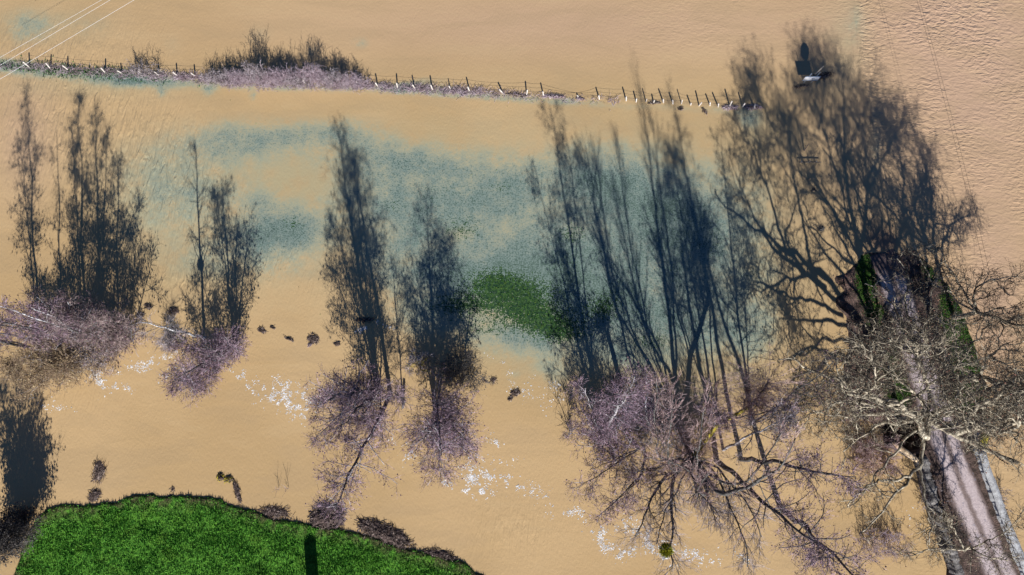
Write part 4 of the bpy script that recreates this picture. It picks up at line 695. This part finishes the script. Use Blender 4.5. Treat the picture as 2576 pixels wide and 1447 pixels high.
# --- foam flecks riding on the current
def foam(label, bands, seed):
    rs = np.random.RandomState(seed); V = []; F = []; n0 = 0
    for pts, wd, n in bands:
        L = resample(np.array(pts, float), 2.0) if len(pts) > 1 else np.array(pts, float)
        n = int(n * 2.4); idx = rs.randint(0, len(L), n); uv = L[idx] + rs.randn(n, 2) * wd * .5; cl = fbm(uv * .08, 1, seed, 3); ok = cl > .38 + .14 * rs.rand(n)
        for a_, b_ in uv[ok]:
            p = G(a_, b_); s_ = .028 + .066 * rs.rand() ** 2.5; k_ = 7; th = np.sort(rs.rand(k_) * 6.283); rr_ = s_ * (.55 + .75 * rs.rand(k_)); ro = rs.rand() * 3.14; st = 1 + rs.rand()
            x = rr_ * np.cos(th) * st; y = rr_ * np.sin(th); cx, sx = math.cos(ro), math.sin(ro)
            ring = np.stack([p[0] + x * cx - y * sx, p[1] + x * sx + y * cx, np.full(k_, .004)], 1)
            V += ring.tolist() + [[p[0], p[1], .03 + s_ * .12]]; F += [[n0 + i, n0 + (i + 1) % k_, n0 + k_] for i in range(k_)]; n0 += k_ + 1
    tag(mesh_obj('foam', V, [np.array(F)], M['foam']), label, 'foam', kind='stuff')
foam('white foam flecks drifting below the tan willows at the left', [([(215, 925), (240, 950), (265, 975)], 22, 330), ([(255, 955), (300, 975), (330, 978)], 12, 130), ([(265, 940), (340, 922), (395, 912)], 12, 120), ([(335, 915), (375, 930), (420, 950), (440, 940)], 22, 170), ([(110, 955), (180, 935), (260, 928)], 14, 110), ([(380, 900), (460, 900)], 18, 70), ([(75, 1000), (120, 1030), (160, 1030)], 10, 50), ([(130, 1000), (200, 1020)], 20, 22)], 301)
foam('dense white foam patch between the birch group and middle trees', [([(575, 932), (605, 948), (650, 985)], 9, 90), ([(650, 975), (690, 1005), (730, 1015), (775, 1035)], 28, 700), ([(690, 965), (760, 990), (830, 1005)], 22, 330), ([(600, 925), (615, 940)], 8, 30)], 302)
foam('white foam swirl between the two middle trees', [([(985, 1090), (1010, 1110), (1035, 1150)], 22, 120), ([(1020, 1130), (1040, 1140)], 12, 160), ([(980, 1080), (940, 1070)], 8, 40)], 303)
foam('white foam arc below the broad purple alder', [([(1115, 1210), (1150, 1232), (1215, 1238)], 9, 200), ([(1180, 1180), (1200, 1215), (1222, 1245)], 26, 380), ([(1215, 1190), (1250, 1195)], 16, 120), ([(1260, 1205), (1310, 1225), (1385, 1255)], 22, 220), ([(1190, 1150), (1250, 1165), (1310, 1160)], 12, 60), ([(1225, 1095), (1260, 1120)], 12, 50)], 304)
foam('scattered foam specks drifting off the drowned meadow', [([(1175, 880), (1260, 900), (1285, 950), (1300, 985)], 9, 80), ([(1340, 960), (1400, 965), (1410, 1000)], 16, 90), ([(1290, 980), (1350, 1000), (1390, 1030)], 26, 70), ([(930, 805), (1000, 830)], 8, 40), ([(890, 850), (905, 830), (925, 825)], 8, 70)], 305)
foam('white foam trail curving under the forked alder', [([(1380, 1300), (1440, 1285), (1465, 1285)], 12, 100), ([(1455, 1290), (1480, 1320), (1500, 1350)], 18, 170), ([(1510, 1330), (1520, 1370), (1550, 1398), (1590, 1385)], 16, 330), ([(1540, 1310), (1600, 1330), (1640, 1350)], 22, 260), ([(1630, 1350), (1660, 1385), (1690, 1412)], 26, 520), ([(1690, 1390), (1760, 1400), (1810, 1410)], 20, 260), ([(1860, 1395), (1880, 1412)], 10, 50)], 306)
foam('few white foam flecks left of the stone lane wall', [([(2290, 1290), (2310, 1310)], 14, 44)], 307)

# --- the sign on two legs
c = G(2018, 240); T_ = empty('metal_sign', tuple(c), 'white flood meadow sign on two slanting metal legs with a round disc', 'sign')
a0, a1 = G(1999.5 + 0, 241.5), X(2020.6, 218.6, 1983.2, 163.5); b0 = G(2018.5, 241.5); legd = a1 - a0
zz = lambda x, y: (1945.3 + x * .1043, 67.1 + y * .1043)          # sign close-up -> photo place
a0 = G(*zz(730, 1360)); a1 = X(*zz(920, 1137), *zz(565, 612)); b0 = G(*zz(905, 1357)); ld = norm(a1 - a0); Ll = np.linalg.norm(a1 - a0); b1 = b0 + ld * Ll * .98
for p, q in ((a0, a1), (b0, b1)): MB().tubes([[p - ld * .8, q]], [[.045, .045]], 8).build('leg', M['steel'], T_)
ax = norm(b0 - a0); up_ = ld; nrm = norm(np.cross(ax, up_)); nrm = nrm if nrm[1] < 0 else -nrm          # face looks toward the sun side
def panel(cx, cz, w_, h_, th, off, k_='sign_white', nm='panel'):
    c0 = a0 + ax * cx + up_ * cz + nrm * off; v_ = [c0 + ax * x + up_ * y + nrm * z_ for x in (-w_ / 2, w_ / 2) for y in (-h_ / 2, h_ / 2) for z_ in (-th / 2, th / 2)]
    return MB().add(v_, [[0, 1, 3, 2], [4, 6, 7, 5], [0, 4, 5, 1], [2, 3, 7, 6], [0, 2, 6, 4], [1, 5, 7, 3]]).build(nm, M[k_], T_)
sep = np.linalg.norm(b0 - a0)
panel(sep * .52, Ll * .50, sep * 2.05, Ll * .40, .03, .07); panel(sep * .52, Ll * .725, sep * 2.05, .10, .03, .07, 'sign_blue', 'top_strip'); panel(sep * .52, Ll * .29, sep * 2.05, .04, .03, .075, 'sign_blue', 'bottom_strip')
for row, (n_, y_) in enumerate([(4, .54), (5, .46)]):
    for j in range(n_): panel(sep * (.62 + (j - n_ / 2) * .10 + row * .0), Ll * y_, sep * .05, .07, .006, .09, 'ink', 'lettering')
dc = a0 + ax * sep * 1.12 + up_ * Ll * .92 - nrm * .50; ax_p = ax; ax = norm(ax * .76 - nrm * .65); nrm_p = nrm; nrm = norm(np.cross(ax, up_)); th = np.linspace(0, 6.283, 32, endpoint=False); Rd = sep * .74
ring = lambda off, rad: [dc + ax * rad * math.cos(t) + up_ * rad * math.sin(t) + nrm * off for t in th]
m = MB(); m.add(ring(.02, Rd) + ring(-.02, Rd), [[i, (i + 1) % 32, 32 + (i + 1) % 32, 32 + i] for i in range(32)]); m.F.setdefault(32, []).append(np.array([list(range(32)), list(range(63, 31, -1))])); m.build('disc', M['sign_disc'], T_); ax, nrm = ax_p, nrm_p
MB().tubes([[b0 + ld * Ll * .6, b0 + ld * Ll * 1.12]], [[.03, .03]], 6).build('bracket', M['steel'], T_)

# --- drowned gate rail and broken posts in the plane tree shadow
p, q = G(2011, 408, .45), G(2066, 408, .45); T_ = empty('gate_rail', tuple(G(2034, 409)), 'dark wooden gate rail showing just above the water', 'gate'); MB().tubes([[p, (p + q) / 2 + [0, 0, .03], q]], [[.06, .06, .06]], 6).build('rail', M['bark_dark'], T_)
for u_ in (2013, 2034, 2050): b_ = G(u_, 409); MB().tubes([[b_ - [0, 0, .5], b_ + [0, 0, .55]]], [[.05, .05]], 6).build('stake', M['post'], T_)
for lab, u_, v_, tu, tv, su, sv in [('stout broken post with pale splinters near the gate rail', 2023, 380, 2034, 362, 2015, 332), ('small dark stake below the gate rail', 2036, 452, 2038, 448, 2028, 430)]:
    b_ = G(u_, v_); t_ = X(tu, tv, su, sv); tag(MB().tubes([[b_ - [0, 0, .5], b_, t_]], [[.09, .09, .05]], 7).build('broken_post', M['post_old']), lab, 'post')
b_ = G(1013, 1026); t_ = G(1018, 1008, 1.6); tag(MB().tubes([[b_ - [0, 0, .5], b_, t_]], [[.16, .16, .14]], 9).build('tree_stump', M['bark_dark']), 'short dark snapped trunk standing in the water between two alders', 'stump')
b_ = G(1576, 1018); t_ = G(1565, 975, 4.2); T_ = empty('broken_snag', tuple(b_), 'pale broken tree snag with a dark twiggy head', 'dead tree'); MB().tubes([curve([b_ - [0, 0, 1], b_ * .5 + t_ * .5 + [0, .1, 0], t_], 7)], [np.linspace(.34, .26, 7)], 10).build('trunk', M['timber'], T_, smooth=True)
rs = np.random.RandomState(9); m = MB(); a, ra = grow(np.stack([curve([t_ - [0, 0, .4], t_ + [-.6, .3, .5]], 4)]), np.full((1, 4), .1), 90, 0, 1, 1.5, 1.2, K=4, wob=.25, rs=rs); m.tubes(a, np.full(a.shape[:2], .025), 3); c_, rc = grow(a, ra, 7, .2, 1, .5, .8, K=3, rs=rs); m.tubes(c_, np.full(c_.shape[:2], .016), 3); m.build('twigs', M['twig_dark'], T_)

# --- sunken twigs under the bank corner of the river
for u_, v_, s_ in ((704, 1232, 1), (727, 1228, 2)):
    rs = np.random.RandomState(s_); b_ = G(u_, v_); m = MB(); t_ = b_ + [-.2, .1, 1.1]; q_ = curve([b_ - [0, 0, .3], t_], 5, .2, rs)[None]; m.tubes(q_, [[.02, .018, .016, .012, .01]], 3); a, _ = grow(q_, np.full((1, 5), .02), 8, .2, 1, .9, .8, K=4, up=.2, rs=rs); m.tubes(a, np.full(a.shape[:2], .011), 3)
    tag(m.build('drowned_twig', M['twig_pale']), ['taller pale drowned sapling off the grassy bank', 'shorter pale drowned sapling off the grassy bank'][s_ - 1], 'sapling')

# --- mistletoe balls
for u_, v_, h_, r_, lab in ((458, 856, 6, .42, 'small yellow green mistletoe ball under the white birch trunk'), (1676, 1384, 8, .72, 'large yellow mistletoe ball on the willow limb at the bottom')):
    rs = np.random.RandomState(int(u_)); c = G(u_, v_, h_); n = 700; d_ = norm(rs.randn(n, 3)); m = MB(); P_ = np.stack([c + d_ * r_ * .1, c + d_ * r_ * .6 + rs.randn(n, 3) * r_ * .08, c + d_ * r_ * (.8 + .4 * rs.rand(n, 1))], 1)
    m.tubes(P_, np.full((n, 3), .022) * np.array([.6, .9, 1.1]), 3); tag(m.build('mistletoe', M['mistle']), lab, 'mistletoe')

# --- overhead cables; the dark pair stands in for cable shadows
def cable(lab, pts, h, r_, k_, cat='cable', grp=None, sag=0):
    a, b_ = G(*pts[0], h), G(*pts[1], h); a, b_ = a + (a - b_) * .35, b_ + (b_ - a) * .35; t = np.linspace(0, 1, 40)[:, None]; P_ = a * (1 - t) + b_ * t; P_[:, 2] -= (4 * t * (1 - t))[:, 0] * sag; P_[:, :2] += (4 * t * (1 - t)) * np.array(pts[2] if len(pts) > 2 else (0, 0))
    tag(MB().tubes([P_], [np.full(40, r_)], 5).build('cable_or_shadow_strand', M[k_]), lab, cat, grp)
cable('upper pale power cable crossing the top left corner', [(26, 130), (206, 28)], 9, .010, 'cable_white', grp='pale cables at the top left'); cable('middle pale power cable crossing the top left corner', [(26, 149), (230, 28)], 9.4, .011, 'cable_white', grp='pale cables at the top left'); cable('lower pale power cable crossing the top left corner', [(26, 184), (290, 28)], 8.4, .012, 'cable_white', grp='pale cables at the top left')
cable('left one of two thin dark strands for cable shadows over the rippled water', [(2305, 28), (2462, 660), (.7, .2)], 7, .014, 'cable_shade', grp='dark strands for cable shadows at the right'); cable('right one of two thin dark strands for cable shadows over the rippled water', [(2312, 28), (2472, 655), (.7, .2)], 7, .014, 'cable_shade', grp='dark strands for cable shadows at the right')

# --- walls of the lane bridge
def wall(label, path, w_, z0, z1, k_, cap=None, name='stone_wall', seed=1, cat='wall', jit=.04, caplab=None, caps=None):
    rs = np.random.RandomState(seed); L = resample(np.array([G(u_, v_, z1)[:2] for u_, v_ in path]), .3); n = len(L); T1 = norm(np.gradient(L, axis=0)); N1 = np.stack([T1[:, 1], -T1[:, 0]], 1)
    root = empty(name, (L[n // 2][0], L[n // 2][1], 0), label, cat); j = lambda s_=jit: rs.randn(n, 1) * s_
    lft, rgt = L + N1 * (w_ / 2 + j()), L - N1 * (w_ / 2 + j()); zt = z1 + rs.randn(n) * jit * .8
    V = np.stack([np.c_[lft, np.full(n, z0)], np.c_[lft, zt], np.c_[rgt, zt + rs.randn(n) * jit * .5], np.c_[rgt, np.full(n, z0)]], 1).reshape(-1, 3); i = np.arange(n - 1)[:, None] * 4
    F = np.concatenate([i + np.array([[a, a + 4, a + 5, a + 1]]) for a in (0, 1, 2)]); F = np.concatenate([F, [[0, 1, 2, 3]], [[4 * n - 1, 4 * n - 2, 4 * n - 3, 4 * n - 4]]])
    MB().add(V, F).build('masonry', M[k_], root)
    for s0, s1, km, nm in (caps or []):
        a_, b_ = int(n * s0), max(int(n * s1), int(n * s0) + 3); Lc = L[a_:b_]; m_ = len(Lc); lf, rg = Lc + N1[a_:b_] * (w_ / 2 + .06), Lc - N1[a_:b_] * (w_ / 2 + .06)
        zt_ = z1 + .05; V = np.stack([np.c_[lf, np.full(m_, zt_ - .12)], np.c_[lf, np.full(m_, zt_ + .06)], np.c_[rg, np.full(m_, zt_ + .06)], np.c_[rg, np.full(m_, zt_ - .12)]], 1).reshape(-1, 3) + rs.randn(4 * m_, 3) * .02
        i = np.arange(m_ - 1)[:, None] * 4; F = np.concatenate([i + np.array([[a, a + 4, a + 5, a + 1]]) for a in (0, 1, 2)] + [i + np.array([[3, 7, 4, 0]])] + [[[0, 1, 2, 3]], [[4 * m_ - 1, 4 * m_ - 2, 4 * m_ - 3, 4 * m_ - 4]]])
        MB().add(V, F).build(nm, M[km], root)
wall('pale stone parapet with yellow moss at the right of the lane', [(2490, 1066), (2474, 1105), (2470, 1135), (2482, 1180), (2500, 1225), (2520, 1285), (2548, 1352), (2600, 1480)], .75, -1.5, 1.9, 'stone', seed=3, caps=[(0, .17, 'stone_moss', 'mossy_coping'), (.19, .98, 'stone', 'coping')])
wall('dark lichened wall along the left edge of the lane', [(2322, 1150), (2340, 1215), (2362, 1290), (2386, 1350), (2408, 1420), (2440, 1520)], .8, -1.5, 1.6, 'stone_dark', seed=4, jit=.12)
wall('dark mossy abutment wall between the two deep shade pits and the river', [(2236, 1116), (2262, 1128), (2300, 1152), (2318, 1160)], .35, -1.5, 1.0, 'stone_dark', seed=5, jit=.05)
p, q = G(2243, 1112, 1.5), G(2308, 1160, 1.5); T_ = MB(); pm = curve([p, p * .5 + q * .5 + [0, 0, .15], q], 8, .1, np.random.RandomState(2)); T_.tubes([pm], [[.05, .22, .32, .30, .34, .30, .36, .2]], 7); tag(T_.build('split_trunk', M['timber'], smooth=False), 'torn pale orange tree trunk lying beside the deep shade pit left of the lane', 'fallen trunk')
rs = np.random.RandomState(12)
for lab, u_, v_, mk, n_, h_, w_ in (('shrub tangle growing on the left wall beside the lane', 2345, 1235, 'twig_grey', 90, 1.4, 30), ('dark shrub tangle on the left wall near the bottom', 2385, 1340, 'twig_dark', 90, 1.4, 34), ('reddish bush in the water left of the deep shade pit', 2190, 1150, 'twig_red', 140, 2.4, 44), ('purple brown bush at the left foot of the embankment', 2150, 1020, 'twig_purple', 90, 1.6, 40), ('dark bramble mound beside the lane near the leaf litter', 2215, 960, 'twig_plane', 60, 1.2, 44), ('dark bramble thicket left of the lane bend', 2190, 830, 'twig_plane', 60, 1.2, 40), ('scrub on the right wall behind the pale parapet', 2490, 1260, 'twig_grey', 60, 1.0, 26), ('pale feathery bush in the water at lower right', 2215, 1365, 'twig_pale', 70, 2.0, 50)):
    r_ = bush('bush', lab, u_, v_, w_, h_, n_, (mk, mk), int(u_), wv=40 if v_ < 1200 else 26); r_.location.z += 0
# --- chimney of a house below the picture: only its shadow reaches the bank
b_ = G(792, 1500); T_ = empty('chimney', tuple(b_), 'brick chimney whose shadow lies on the grassy bank at the bottom', 'chimney'); hh = 3.9
MB().box((b_[0], b_[1], hh / 2 - .2), (1.35, .9, hh)).build('stack', M['brick'], T_); m = MB(); m.add([[b_[0] - .675, b_[1] - .45, hh - .2], [b_[0] + .675, b_[1] - .45, hh - .2], [b_[0] + .675, b_[1] + .45, hh - .2], [b_[0] - .675, b_[1] + .45, hh - .2], [b_[0], b_[1] - .45, hh + .12], [b_[0], b_[1] + .45, hh + .12]], [[0, 1, 2, 3], [0, 4, 5, 3], [1, 2, 5, 4]]); m.F[3] = [np.array([[0, 1, 4], [3, 5, 2]])]; m.build('cap', M['stone'], T_)
print('objects', len(sc.objects))
